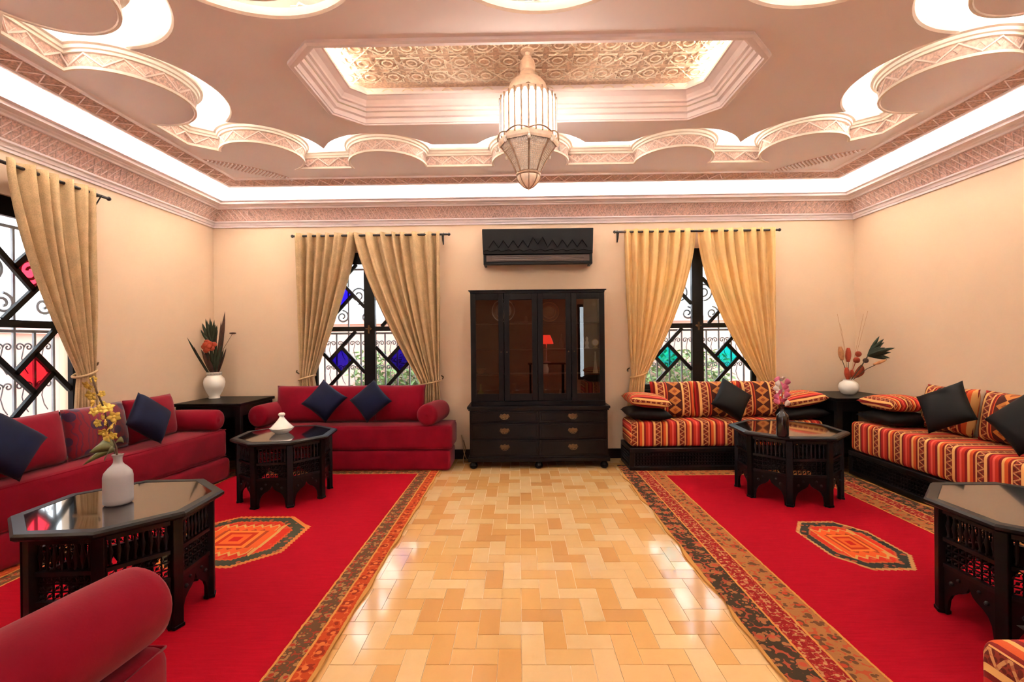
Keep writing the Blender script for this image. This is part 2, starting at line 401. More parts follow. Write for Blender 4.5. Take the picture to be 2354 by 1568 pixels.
# ---- floor: grout bed, herringbone tiles; those in the open aisle are single tiles
fl = MB(); fl.box(XL, XR, HR, D, -.12, -.004); floor = tag(fl.build('floor', MT['grout']), kind='structure')
TW, GAP = .112, .003
def tile_mesh(w, l, name):
    m = MB(); m.box(GAP/2, w-GAP/2, GAP/2, l-GAP/2, -.02, 0); return m.mesh(name, MT['tile'])
tm_h, tm_v = tile_mesh(2*TW, TW, 'tile_across'), tile_mesh(TW, 2*TW, 'tile_along')
cells = []; stuff = MB(); X0, Y0 = XL, -3.2
for j in range(int((D-Y0)/TW)):
    for i in range(int((XR-XL)/TW)):
        k = (i-j) % 4; x, y = X0+i*TW, Y0+j*TW
        if k == 0: cells.append((x, y, 0))
        elif k == 3: cells.append((x, y, 1))
aisle = [c for c in cells if c[0] > -1.05 and c[0]+TW < 1.3 and c[1] > 1.9 and c[1] < 5.95]
aisle.sort(key=lambda c: c[1]); aisle_set = set(aisle[:300])
for c in cells:
    x, y, v = c
    if c in aisle_set: link('tile', tm_v if v else tm_h, floor, (x, y, random.uniform(-.0006, .0004)))
    else:
        w, l = (TW, 2*TW) if v else (2*TW, TW)
        stuff.box(x+GAP/2, min(x+w, XR)-GAP/2, y+GAP/2, min(y+l, D)-GAP/2, -.02, 0)
tag(stuff.build('tile_field', MT['tilestuff'], floor), kind='stuff')

# ---- ceiling -------------------------------------------------------
CX, CY = .14, 3.53
ZS, ZU = 3.36, 3.42
m = MB(); m.box(XL-WT, XR+WT, FR-.12, D+WT, ZC, ZC+.15); ceiling = tag(m.build('ceiling', MT['wall_white']), kind='structure')
m = MB(); m.box(XL, XR, HR, FR-.12, 3.0, 3.1); tag(m.build('hall_ceiling', MT['pink']), kind='structure')
m = MB()
for x0, x1, y0, y1 in ((XL, XR, D-.02, D-.001), (XL, XR, FR+.001, FR+.02), (XL+.001, XL+.02, FR, D), (XR-.02, XR-.001, FR, D)): m.box(x0, x1, y0, y1, 3.18, ZC)
m.build('cove_wall', MT['wall_white'], ceiling)
def rect(p): return [(XL+p, FR+p), (XR-p, FR+p), (XR-p, D-p), (XL+p, D-p)]     # counter-clockwise: left of path = into the room
cor = tag(MB().sweep(rect(0), [(0, 2.99), (.018, 2.99), (.022, 3.01), (.035, 3.015), (.045, 3.04), (.07, 3.045), (.075, 3.06)]).sweep(rect(0), [(.165, 3.185), (.185, 3.185), (.19, 3.2), (.215, 3.205), (.23, 3.222), (.26, 3.228), (.285, 3.235), (.31, 3.24), (.33, 3.243), (.33, 3.262), (.30, 3.262), (.29, 3.215), (0, 3.205)]).build('trim_1', MT['mould']), kind='structure')
MB().sweep(rect(0), [(.072, 3.055), (.082, 3.07), (.158, 3.18), (.168, 3.187)]).build('carved_band', MT['carved'], cor)
def walk(path, step, closed=True):
    """points along a 2D path at even spacing with left normals"""
    pts = [Vector(p) for p in path]+([Vector(path[0])] if closed else []); segs = [(pts[i+1]-pts[i]).length for i in range(len(pts)-1)]; L = sum(segs)
    n = max(2, int(round(L/step))); n += n % 2; out = []
    for q in range(n+1):
        s = L*q/n; i = 0
        while i < len(segs)-1 and s > segs[i]: s -= segs[i]; i += 1
        d = (pts[i+1]-pts[i]).normalized(); out.append((pts[i]+d*s, Vector((-d.y, d.x))))
    return out
def zigzag(m, path, step, lo, hi, r=.006, both=False, closed=True, seg=3):
    w = walk(path, step, closed)
    for ph in ((0, 1) if both else (0,)):
        pl = []
        for i, (p, nn) in enumerate(w):
            o, z = (lo, hi)[(i+ph) % 2]; pl.append((p.x+nn.x*o, p.y+nn.y*o, z))
        m.tube(pl, r, seg, cap=False)
zz = MB(); 
for k in range(4):
    R_ = rect(0); zigzag(zz, [R_[k], R_[(k+1) % 4]], .07, (.078, 3.068), (.158, 3.176), .0075, True, False)
tag(zz.build('carved_ribbon', MT['carvedhi'], cor), kind='stuff')

# lower scalloped edge (U) and edge of the floating centre panel (B), one quarter mirrored
A_, B_ = 3.21, 1.455
LL, CC, L2 = (-3.07, 0, .40), (-2.67, 1.13, .36), (-1.49, 1.405, .38)
def quarter_u():
    p = arc(LL[0], LL[1], LL[2], 0, 110.5, 14) + [(-A_, .60), (-A_, .80)]
    p += arc(CC[0], CC[1], CC[2], 205, 425, 28)
    h = math.degrees(math.asin((B_-L2[1])/L2[2]))
    p += arc(L2[0], L2[1], L2[2], 180-h, 360+h, 26) + arc(0, L2[1], L2[2], 180-h, 270, 13)
    return p
def quarter_b(off=.26):
    def ci(c0, c1):
        x0, y0, r0 = c0; x1, y1, r1 = c1; d = math.hypot(x1-x0, y1-y0); a = (r0*r0-r1*r1+d*d)/(2*d); h = math.sqrt(max(0, r0*r0-a*a))
        xm, ym = x0+a*(x1-x0)/d, y0+a*(y1-y0)/d
        c = [(xm+h*(y1-y0)/d, ym-h*(x1-x0)/d), (xm-h*(y1-y0)/d, ym+h*(x1-x0)/d)]
        return min(c, key=lambda q: q[0]**2+(2.2*q[1])**2)
    l, c, t = [(q[0], q[1], q[2]+off) for q in (LL, CC, L2)]
    an = lambda q, p: math.degrees(math.atan2(p[1]-q[1], p[0]-q[0]))
    p1, p2 = ci(l, c), ci(c, t); yl = B_-.42; h = math.degrees(math.asin((yl-t[1])/t[2]))
    p = arc(l[0], l[1], l[2], 0, an(l, p1), 12)
    a0, a1 = an(c, p1), an(c, p2)
    a0 = a0 % 360; a1 = a1 % 360
    if a1 < a0: a1 += 360
    p += arc(c[0], c[1], c[2], a0, a1, 24)[1:]
    a0 = an(t, p2) % 360
    p += arc(t[0], t[1], t[2], a0, 360+h, 24)[1:] + arc(0, t[1], t[2], 180-h, 270, 12)
    return p
def full(q):
    q = q[:]; top = q[1:]; m1 = [(-x, y) for x, y in reversed(top[:-1])]          # left -> back middle -> right
    half = [q[0]]+top+m1+[(-q[0][0], 0)]
    low = [(x, -y) for x, y in reversed(half[1:-1])]
    loop = half+low                                                                 # clockwise seen from above
    return [(CX+x, CY+y) for x, y in loop][::-1]                                    # counter-clockwise
UP = full(quarter_u()); BP = full(quarter_b())
# soffit ring between the outer cove and the scalloped edge
m = MB(); m.add(*flat_poly(rect(.78), [UP[::-1]], ZS)); m.build('soffit', MT['pink'], ceiling)
m = MB(); m.sweep(rect(.55), [(0, ZS+.07), (0, 3.325), (.02, 3.325), (.03, 3.333)]).sweep(rect(.55), [(.17, 3.352), (.185, 3.345), (.2, 3.345), (.21, 3.356), (.235, ZS)]); m.build('soffit_edge', MT['mould'], ceiling)
MB().sweep(rect(.55), [(.03, 3.333), (.17, 3.352)]).build('soffit_carved_band', MT['carved'], ceiling)
zz = MB()
for k in range(4):
    R_ = rect(.55); R2 = [(R_[k][0], R_[k][1]), (R_[(k+1) % 4][0], R_[(k+1) % 4][1])]; zigzag(zz, R2, .075, (.04, 3.332), (.16, 3.349), .006, False, False)
tag(zz.build('soffit_carved_ribbon', MT['carvedhi'], ceiling), kind='stuff')
m = MB(); m.add(*flat_poly(rect(.55), [[(p[0], p[1]) for p in UP[::-1]]], ZS+.07)); m.build('soffit_top', MT['wall_white'], ceiling)
# upstand along the scalloped edge: lip, carved band with ribbon, stepped mouldings
m = MB().sweep(UP, [(0, ZS+.001), (.006, ZS-.006), (.022, ZS-.006), (.024, ZS+.012), (.012, ZS+.018)]).sweep(UP, [(.012, ZS+.105), (.026, ZS+.108), (.028, ZS+.125), (.04, ZS+.13), (.044, ZS+.15), (.062, ZS+.156), (.066, ZS+.178), (.05, ZS+.18), (-.02, ZS+.18), (-.02, ZS+.05)])
m.build('scalloped_moulding', MT['cream'], ceiling, smooth=40)
MB().sweep(UP, [(.012, ZS+.016), (.012, ZS+.107)]).build('scalloped_carved_band', MT['carved'], ceiling)
zz = MB(); zigzag(zz, UP, .11, (.014, ZS+.022), (.014, ZS+.102), .010, seg=5); zigzag(zz, UP, .036, (.012, ZS+.04), (.012, ZS+.085), .0035)
tag(zz.build('scalloped_ribbon', MT['carvedhi'], ceiling), kind='stuff')
# floating centre panel with an octagonal coffer
OX0, OX1, OY0, OY1, OC = -1.555, 1.715, 2.96, 4.11, .225
def octa(i):
    c = max(.02, OC-.586*i*0.7)
    return [(OX0+i+c, OY0+i), (OX1-i-c, OY0+i), (OX1-i, OY0+i+c), (OX1-i, OY1-i-c), (OX1-i-c, OY1-i), (OX0+i+c, OY1-i), (OX0+i, OY1-i-c), (OX0+i, OY0+i+c)]
m = MB(); m.add(*flat_poly(BP, [octa(.0)[::-1]], ZU)); m.build('centre_panel', MT['pink'], ceiling)
m = MB(); m.add(*flat_poly(BP, [octa(.09)[::-1]], ZU+.06)); m.build('centre_panel_top', MT['wall_white'], ceiling)
MB().sweep(BP, [(0, ZU), (-.012, ZU+.012), (-.012, ZU+.06), (0, ZU+.06)]).build('centre_panel_edge', MT['cream'], ceiling)
m = MB().sweep(octa(0), [(-.005, ZU), (-.005, ZU-.02), (.01, ZU-.03), (.035, ZU-.03), (.04, ZU-.018), (.05, ZU-.018), (.055, ZU+.02), (.08, ZU+.025), (.083, ZU+.06), (.1, ZU+.065), (.105, ZU+.085), (.125, ZU+.09), (.13, ZU+.105), (.15, ZU+.13), (.19, ZU+.15), (.205, ZU+.15), (.205, ZU+.17), (.18, ZU+.165), (.1, ZU+.16), (.085, ZU+.27)])
m.build('coffer_frame', MT['mould'], ceiling)
m = MB(); m.prism(octa(.085), ZU+.265, ZU+.285); m.build('coffer_field', MT['amber'], ceiling)
zz = MB(); g = .19; zf = ZU+.262
for i in range(int((OX1-OX0-.2)/g)+1):
    for j in range(int((OY1-OY0-.2)/g)+1):
        cx, cy = OX0+.17+i*g, OY0+.13+j*g
        if cx > OX1-.1 or cy > OY1-.1: continue
        r = g*.52
        for rot in (0, 45):
            zz.tube([(cx+r*math.cos(math.radians(a+rot)), cy+r*math.sin(math.radians(a+rot)), zf-random.uniform(0, .004)) for a in (0, 90, 180, 270)], .0065, 3, closed=True)
        zz.tube([(cx+r*.42*math.cos(math.radians(a)), cy+r*.42*math.sin(math.radians(a)), zf-.004) for a in range(0, 360, 45)], .006, 3, closed=True)
        for a in range(0, 360, 60):
            b = math.radians(a+random.uniform(-14, 14)); zz.ball((cx+r*.75*math.cos(b), cy+r*.75*math.sin(b), zf), .012, 5, 3, (1.6, .8, .6))
tag(zz.build('coffer_lattice', MT['amberhi'], ceiling), kind='stuff')
zz = MB()                                                     # little cusped arches along the far side of the coffer
for i in range(17):
    x = OX0+.28+i*.172
    pts = [(x+.075*math.cos(t)*(1-.25*math.sin(t)), OY1-.088, ZU+.185+.07*math.sin(t)) for t in [PI*k/8 for k in range(9)]]
    zz.tube(pts, .007, 4)
tag(zz.build('coffer_arches', MT['amberhi'], ceiling), kind='stuff')
# ribbed vents set into the soffit corners
for sx in (-1, 1):
    for sy in (-1, 1):
        cx, cy = CX+sx*2.98, CY+sy*1.47
        d = Vector((.70*1, .71*(-1 if sx*sy > 0 else 1)))
        nn = Vector((-d.y, d.x))
        m = MB(); pl = []
        for t in range(-14, 15):
            pl.append((t/14, .1*(1-(t/14)**2)))
        poly = [(cx+d.x*a*.46+nn.x*b, cy+d.y*a*.46+nn.y*b) for a, b in pl]+[(cx+d.x*a*.46-nn.x*b, cy+d.y*a*.46-nn.y*b) for a, b in pl[::-1][1:-1]]
        m.prism(poly, ZS-.004, ZS+.002); m.build('vent_backing', MT['carved'], ceiling)
        for t in range(-12, 13):
            a = t/13.5; b = .098*(1-a*a)
            if b < .012: continue
            c = Vector((cx, cy))+d*(a*.46); p, q = c+nn*b, c-nn*b
            s = MB(); s.bar((p.x, p.y, ZS-.009), (q.x, q.y, ZS-.009), .013, .014); s.build('vent_slat', MT['mould'], ceiling)
# cove lighting strips
MT['led_out'] = emit('warm_white_strip', (236, 245, 255), LED_OUT); MT['led_in'] = emit('warm_white_strip_inner', (236, 244, 255), LED_IN); MT['led_oct'] = emit('warm_coffer_strip', (255, 238, 212), LED_OCT)
def strips(x0, x1, y0, y1, z, w, mat, nm):
    for a in ((x0, x1, y0-w, y0), (x0, x1, y1, y1+w), (x0-w, x0, y0, y1), (x1, x1+w, y0, y1)):
        s = MB(); s.box(*a, z, z+.012); s.build(nm, mat, ceiling)
strips(XL+.17, XR-.17, FR+.17, D-.17, 3.208, .035, MT['led_out'], 'cove_light_strip')
strips(CX-A_-.10, CX+A_+.10, CY-B_-.10, CY+B_+.10, ZS+.072, .035, MT['led_in'], 'cove_light_strip')
for x in (OX0+.125, OX1-.155):
    s = MB(); s.box(x, x+.03, OY0+.3, OY1-.3, ZU+.166, ZU+.176); s.build('coffer_light_strip', MT['led_oct'], ceiling)
for y in (OY0+.125,):
    s = MB(); s.box(OX0+.3, OX1-.3, y, y+.006, ZU+.166, ZU+.170); s.build('coffer_light_strip', MT['led_oct'], ceiling)

# ---- windows -------------------------------------------------------
# local frame: x along the wall, z up, y = 0 at the inner wall face, +y outwards
def poly_yz(m, poly, y0, y1):
    n = len(poly); m.add([(p[0], y, p[1]) for y in (y0, y1) for p in poly], [tuple(range(n))[::-1], tuple(range(n, 2*n))] + [(i, (i+1) % n, n+(i+1) % n, n+i) for i in range(n)])
def make_window(idx, loc, rz, colour, chir):
    root = empty('window_%d' % idx, loc, rz, kind='structure')
    yf = .03; H = WHALF
    f = MB(); f.box(-H, -H+.055, yf, yf+.045, WZ0, WZ1); f.box(H-.055, H, yf, yf+.045, WZ0, WZ1); f.box(-H+.055, H-.055, yf, yf+.045, WZ1-.15, WZ1); f.box(-H+.055, H-.055, yf, yf+.045, WZ0, WZ0+.07)
    f.build('window_frame', MT['black'], root)
    s = MB(); s.box(-H-.03, H+.03, -.03, .06, WZ0-.04, WZ0); s.build('window_sill', MT['black'], root)
    s = MB(); s.box(-.07, .07, yf-.015, yf+.05, WZ0+.07, WZ1-.15); s.build('mullion', MT['black'], root)
    ZM = 1.675
    for sx in (-1, 1):
        a, b = (.07, H-.055) if sx > 0 else (-H+.055, -.07)
        s = MB(); s.box(a, b, yf+.002, yf+.045, ZM-.03, ZM+.03); s.build('rail', MT['black'], root)
        for z0, z1, zc in ((WZ0+.07, ZM-.03, 1.275), (ZM+.03, WZ1-.15, 2.12)):
            c = ((a+b)/2, zc); q = .155
            T, R, B, L = (c[0], c[1]+q*1.08), (c[0]+q, c[1]), (c[0], c[1]-q*1.08), (c[0]-q, c[1])
            def hit(p, d):
                ts = []
                for k, lo, hi in ((0, a, b), (1, z0, z1)):
                    if d[k] > 0: ts.append((hi-p[k])/d[k])
                    elif d[k] < 0: ts.append((lo-p[k])/d[k])
                t = min(ts); return (p[0]+d[0]*t, p[1]+d[1]*t)
            P1 = hit(L, (L[0]-B[0], L[1]-B[1])); P2 = hit(T, (T[0]-L[0], T[1]-L[1])); P3 = hit(R, (R[0]-T[0], R[1]-T[1])); P4 = hit(B, (B[0]-R[0], B[1]-R[1]))
            for p, e in ((P1, B), (P2, L), (P3, T), (P4, R)):
                s = MB(); s.bar((p[0], yf+.022, p[1]), (e[0], yf+.022, e[1]), .042, .03, (0, 1, 0)); s.build('lattice_bar', MT['black'], root)
            cor_ = [(a, z1), (b, z1), (b, z0), (a, z0)]
            def par(p):     # clockwise perimeter parameter
                if abs(p[1]-z1) < 1e-6: return (p[0]-a)/(b-a)
                if abs(p[0]-b) < 1e-6: return 1+(z1-p[1])/(z1-z0)
                if abs(p[1]-z0) < 1e-6: return 2+(b-p[0])/(b-a)
                return 3+(p[1]-z0)/(z1-z0)
            for p, e, rest in ((P1, P2, [T, L]), (P2, P3, [R, T]), (P3, P4, [B, R]), (P4, P1, [L, B])):
                s0, s1 = par(p), par(e)
                if s1 < s0: s1 += 4
                mid = [cor_[k % 4] for k in range(0, 9) if s0 < k < s1]
                g = MB(); poly_yz(g, [p]+mid+[e]+rest, yf+.021, yf+.024); g.build('pane', MT['clear'], root)
            g = MB(); poly_yz(g, [T, R, B, L], yf+.019, yf+.026); tag(g.build('pane', colour, root), label='coloured diamond pane')
    h = MB(); h.lathe([(0, 0), (.022, 0), (.022, .008), (.012, .014), (.012, .03), (0, .03)], 10, m=Matrix.Translation((0.0, yf-.015, ZM)) @ Matrix.Rotation(PI/2, 4, 'X')); h.bar((0, yf-.045, ZM+.045), (0, yf-.045, ZM-.06), .018, .012, (0, 1, 0)); h.bar((-.04, yf-.045, ZM), (.035, yf-.045, ZM), .012, .014)
    h.build('window_handle', MT['brass'], root, smooth=40)
    return root
def spiral(cx, cz, r0, turns, a0, sgn, y, n=22):
    return [(cx+r0*(1-.8*t/n)*math.cos(a0+sgn*2*PI*turns*t/n), y, cz+r0*(1-.8*t/n)*math.sin(a0+sgn*2*PI*turns*t/n)) for t in range(n+1)]
def make_grille(loc, rz, label):
    root = empty('window_grille', loc, rz, label, 'grille', 'wrought iron window grilles')
    y = .16
    for z in (WZ0+.03, 1.62, WZ1-.2):
        s = MB(); s.box(-WHALF+.005, WHALF-.005, y-.008, y+.008, z-.012, z+.012); s.build('rail', MT['iron'], root)
    for i in range(9):
        x = -.64+i*.16
        s = MB(); s.box(x-.009, x+.009, y-.009, y+.009, WZ0+.03, 1.62 if i % 2 else WZ1-.2); s.build('bar', MT['iron'], root)
    for i in range(8):
        x = -.56+i*.16
        for z0, sg in ((1.40, 1), (1.08, -1)):
            s = MB(); s.tube(spiral(x-.035, z0+.09, .034, 1.2, 0, 1, y), .007, 4); s.tube(spiral(x+.035, z0+.09, .034, 1.2, PI, -1, y), .007, 4)
            s.tube([(x-.001, y, z0+.09), (x-.02, y, z0), (x+.0, y, z0-.08), (x+.03, y, z0-.13)], .0055, 4); s.build('scroll', MT['iron'], root)
    for i in range(4):
        x = -.48+i*.32
        s = MB(); s.tube(spiral(x-.03, 2.12, .12, 1.7, -PI/2, 1, y, 34), .012, 5); s.tube(spiral(x+.08, 1.84, .085, 1.5, PI/2, -1, y, 30), .012, 5); s.build('scroll', MT['iron'], root)
    return root
W1 = make_window(1, (WIN[0][1], D, 0), 0, MT['cobalt'], 1)
W2 = make_window(2, (WIN[1][1], D, 0), 0, MT['cyan'], 1)
W3 = make_window(3, (XL, WIN[2][1], 0), PI/2, MT['ruby'], 1)
make_grille((WIN[0][1], D, 0), 0, 'wrought iron scroll grille behind the window with blue diamond panes')
make_grille((WIN[1][1], D, 0), 0, 'wrought iron scroll grille behind the window with turquoise diamond panes')
make_grille((XL, WIN[2][1], 0), PI/2, 'wrought iron scroll grille behind the window with red diamond panes')
# ---- outside: paved court, pale garden wall, hedge
MT['paving'] = simple('pale_paving', (190, 176, 166), .8, var=.08); MT['court'] = simple('pale_pink_render', (218, 172, 160), .85, var=.06, scale=2)
g = MB(); g.box(-14, 14, -8, 14, -.3, -.13); tag(g.build('ground', MT['paving']), kind='structure')
g = MB(); g.box(-12, 12, 10.2, 10.5, -.13, 1.9); g.box(-12, 12, 10.1, 10.6, 1.9, 2.0); tag(g.build('garden_wall', MT['court']), 'low pale pink rendered wall across the court behind the back windows', 'wall')
g = MB(); g.box(-8.3, -8.0, -6, 10.1, -.13, 1.7); g.box(-8.4, -7.9, -6, 10.1, 1.7, 1.8)
for k in range(12): g.box(-8.0, -7.93, -4+k*1.1, -3.7+k*1.1, -.13, 1.7)
tag(g.build('garden_wall', MT['court']), 'low pale pink ribbed wall outside the window with red panes', 'wall')
MT['hedge'] = simple('pale_hedge_leaf', (120, 148, 96), .7, var=.3, scale=3)
def hedge(x0, x1, y0, y1, h, label, n):
    m = MB(); rnd = random.Random(3)
    for k in range(n):
        p = Vector((rnd.uniform(x0, x1), rnd.uniform(y0, y1), rnd.uniform(-.1, h*(.75+.25*math.sin(k))))); a, b = rnd.uniform(0, 6.3), rnd.uniform(-.9, .9)
        u = Vector((math.cos(a), math.sin(a), b)).normalized()*.085; w = Vector((-math.sin(a), math.cos(a), rnd.uniform(-.6, .6))).normalized()*.04
        m.add([p-u, p+w, p+u, p-w], [(0, 1, 2, 3)])
    return tag(m.build('hedge', MT['hedge']), label, 'hedge', kind='stuff')
hedge(-3.4, 4.2, 9.2, 10.0, 1.35, 'pale green hedge seen through the back windows', 9000)

# ---- rear hall windows (added behind the camera for daylight fill, reflected in the cabinet glass)
for k, cx in enumerate((-2.3, 2.6)):
    r = empty('window_%d' % (4+k), (cx, HR, 0), PI, kind='structure')
    f = MB(); f.box(-.8, -.72, .05, .13, .3, 2.6); f.box(.72, .8, .05, .13, .3, 2.6); f.box(-.72, .72, .05, .13, 2.52, 2.6); f.box(-.72, .72, .05, .13, .3, .38); f.box(-.04, .04, .05, .13, .38, 2.52); f.build('window_frame', MT['black'], r)
    for sx in (-1, 1):
        g = MB(); a, b = sorted((sx*.04, sx*.72)); g.box(a, b, .085, .09, .38, 2.52); g.build('pane', MT['clear'], r)

# ---- curtains ------------------------------------------------------
def curtain(name, mat, label, a0, a1, b0, b1, ztop, ztie, fl0, fl1, zbot, folds, fn, group, ramp=1.35, amp=.062, ph=0):
    """top edge a0..a1, gathered b0..b1 at the tie, falling to fl0..fl1 at the hem; fn maps (along, out, z) to the room"""
    nu, nv = folds*14, 46; vs = []; fs = []; rnd = random.Random(int(abs(a0)*1000)+folds)
    jit = [rnd.uniform(-.3, .3) for _ in range(folds+2)]
    zs = [ztop-(ztop-ztie)*i/34 for i in range(35)]+[ztie-(ztie-zbot)*(i+1)/12 for i in range(12)]
    for z in zs:
        if z >= ztie: t = (ztop-z)/(ztop-ztie); e = t**ramp; L, R = a0+(b0-a0)*e, a1+(b1-a1)*e; am = amp*(1-.55*t**2)
        else: t = (ztie-z)/(ztie-zbot); e = math.sin(t*PI/2)**.7; L, R = b0+(fl0-b0)*e, b1+(fl1-b1)*e; am = amp*.45+.02*t
        for i in range(nu+1):
            u = i/nu; k = u*folds; j = jit[int(k)]*(1-k % 1)+jit[int(k)+1]*(k % 1)
            w = math.sin(2*PI*(k+j)+ph)*am*(.72+.9*abs(j)) + .25*am*math.sin(2*PI*(k*2.3)+z*2.2)
            uu = u + .3/nu*14*.05*math.sin(4*PI*k)
            p = fn(L+(R-L)*uu, .105 + w, z); vs.append(p)
    for r in range(len(zs)-1):
        for i in range(nu): a = r*(nu+1)+i; fs.append((a, a+1, a+nu+2, a+nu+1))
    root = empty(name, fn((a0+a1)/2, .105, zbot), 0, label, 'curtain', group)
    o = Vector(root.location); m = MB(); m.add([Vector(v)-o for v in vs], fs); c = m.build('cloth', mat, root, smooth=True)
    s = c.modifiers.new('thick', 'SOLIDIFY'); s.thickness = .004
    n = MB(); cx = (b0+b1)/2; ra = abs(b1-b0)/2+.014
    n.tube([Vector(fn(cx+ra*math.cos(q), .105+.07*math.sin(q), ztie+.03*math.cos(q)*(1 if b0 > a0 else -1)))-o for q in [2*PI*k/20 for k in range(20)]], .011, 6, closed=True); tb = n.build('tie_back', mat, root, smooth=True)
    n = MB(); e0 = b0 if abs(b0-a0) < abs(b1-a1) else b1; sg = -1 if e0 == min(b0, b1) else 1
    n.tube([Vector(fn(e0+sg*.03, .0, ztie+.05))-o, Vector(fn(e0+sg*.035, .06, ztie+.045))-o, Vector(fn(e0+sg*.05, .1, ztie+.07))-o, Vector(fn(e0+sg*.03, .125, ztie+.09))-o], .008, 6); n.build('tie_hook', MT['brass'], tb)
    return root
def rod(label, a0, a1, z, fn, bracket):
    root = empty('curtain_rod', fn((a0+a1)/2, .105, z), 0, label, 'curtain rod', 'black iron curtain rods'); o = Vector(root.location)
    L = lambda p: Vector(p)-o
    n = MB(); n.tube([L(fn(a0, .105, z)), L(fn(a1, .105, z))], .014, 8); n.build('pole', MT['rod'], root, smooth=40)
    for e in (a0, a1):
        n = MB(); n.ball(L(fn(e, .105, z)), .02, 8, 6); n.build('end_cap', MT['rod'], root, smooth=True)
    for b in bracket:
        n = MB(); n.bar(L(fn(b, 0, z-.0)), L(fn(b, .12, z-.0)), .016, .016); n.bar(L(fn(b, .006, z+.04)), L(fn(b, .006, z-.11)), .02, .01, (1, .3, 0)); n.tube([L(fn(b, .012, z-.1)), L(fn(b, .06, z-.075)), L(fn(b, .1, z-.012))], .006, 5); n.build('bracket', MT['rod'], root)
fb = lambda a, o, z: (a, D-o, z)
fleft = lambda a, o, z: (XL+o, a, z)
YC = D-.105
X = lambda px, py=700: at(px, py, YC).x
Z = lambda py, px=1177: at(px, py, YC).z
zr = Z(541, 850)
rod('black iron curtain rod over the window with blue diamond panes', X(672, 545), X(1032, 540), zr, fb, [X(686), X(1018)])
curtain('curtain', MT['beige'], 'beige chenille curtain panel left of the blue pane window', X(680, 545), X(819, 545), X(690, 870), X(722, 870), zr+.03, Z(868, 700), X(684, 1000), X(735, 1000), .05, 6, fb, 'beige curtain panels', 1.25)
curtain('curtain', MT['beige'], 'beige chenille curtain panel between the blue pane window and the black cabinet', X(815, 545), X(1012, 540), X(966, 880), X(1010, 880), zr+.03, Z(880, 980), X(960, 1000), X(1016, 1000), .05, 7, fb, 'beige curtain panels', 1.35, ph=1.2)
zr = Z(531, 1600)
rod('black iron curtain rod over the window with turquoise diamond panes', X(1413, 531), X(1792, 532), zr, fb, [X(1424), X(1776)])
curtain('curtain', MT['orange'], 'sheer orange curtain panel between the black cabinet and turquoise pane window', X(1437, 540), X(1602, 540), X(1452, 865), X(1485, 865), zr+.03, Z(862, 1470), X(1438, 1000), X(1478, 1000), .03, 7, fb, 'sheer orange curtain panels', 1.7, .042)
curtain('curtain', MT['orange'], 'sheer orange curtain panel right of the turquoise pane window', X(1604, 540), X(1780, 540), X(1752, 880), X(1782, 880), zr+.03, Z(884, 1765), X(1748, 1000), X(1790, 1000), .05, 7, fb, 'sheer orange curtain panels', 1.7, .042, 2.0)
def on_left(px, py, o=.105):
    d = Fv + Rv*((px-1177)/FPX) + Uv*((784-py)/FPX); k = (XL+o)/d.x; return d.y*k, CH+d.z*k
y1, zl = on_left(250, 457)
rod('black iron curtain rod high on the left wall beside the window with red panes', WIN[2][1]-1.0, y1, zl, fleft, [WIN[2][1]-.9, on_left(232, 460)[0]])
yt0, yt1 = WIN[2][1]+.02, on_left(211, 440)[0]
yb0, yb1 = on_left(176, 860)[0], on_left(214, 860)[0]
curtain('curtain', MT['beige'], 'beige chenille curtain panel gathered beside the left wall window with red panes', yt0, yt1, yb0, yb1, zl+.04, on_left(200, 858)[1], on_left(165, 980)[0], on_left(222, 980)[0], .05, 6, fleft, 'beige curtain panels', 1.5, .06, .7)
# ================================================================== RUGS
def make_rug(name, x0, x1, y0, y1, bands, med, label, wave):
    w, l = x1-x0, y1-y0; root_m = mk_rug('rug_weave_'+name, w, l, bands, med, 0)
    nx, ny = 40, 80; m = MB(); vs = []; fs = []
    def pt(i, j, z):
        u, v = i/nx, j/ny; x, y = u*w, v*l
        wx = wave*(math.sin(y*9.1)+.6*math.sin(y*17+1)+.5*math.sin(y*4.3+2)); fall = (max(0, 1-u*5) - max(0, 1-(1-u)*5))
        zz = z+.004*max(0, math.sin(y*9.1+.8))*max(0, 1-min(u, 1-u)*14) if z > 0 else z
        return (x+wx*abs(fall), y+.004*math.sin(x*8)*max(0, v*6-5), zz)
    T = [[pt(i, j, .012) for i in range(nx+1)] for j in range(ny+1)]; B = [[pt(i, j, 0.001) for i in range(nx+1)] for j in range(ny+1)]
    for r in T: vs += r
    for r in B: vs += r
    n1 = nx+1; off = n1*(ny+1)
    for j in range(ny):
        for i in range(nx):
            a = j*n1+i; fs.append((a, a+1, a+n1+1, a+n1)); fs.append((off+a, off+a+n1, off+a+n1+1, off+a+1))
    for j in range(ny):
        a = j*n1; fs.append((a, a+n1, off+a+n1, off+a)); b = j*n1+nx; fs.append((b, off+b, off+b+n1, b+n1))
    for i in range(nx):
        a = i; fs.append((a, off+a, off+a+1, a+1)); b = ny*n1+i; fs.append((b, b+1, off+b+1, off+b))
    m.add(vs, fs); o = m.build('rug', root_m, None, True, loc=(x0, y0, 0)); me = o.data; me.set_sharp_from_angle(angle=math.radians(50))
    return tag(o, label, 'rug', 'red medallion rugs')
make_rug('left', -3.45, -.925, 1.3, 5.52, [(.105, (196, 72, 36), (150, 52, 34), (226, 120, 60), 11.0), (.225, (104, 74, 50), (168, 120, 74), (176, 62, 44), 13.0)], (1.28, 2.25, .45, .44, [(206, 50, 36), (206, 84, 44), (72, 68, 52), (206, 120, 60)]), 'red wool rug with orange border and diamond medallion on the left', .006)
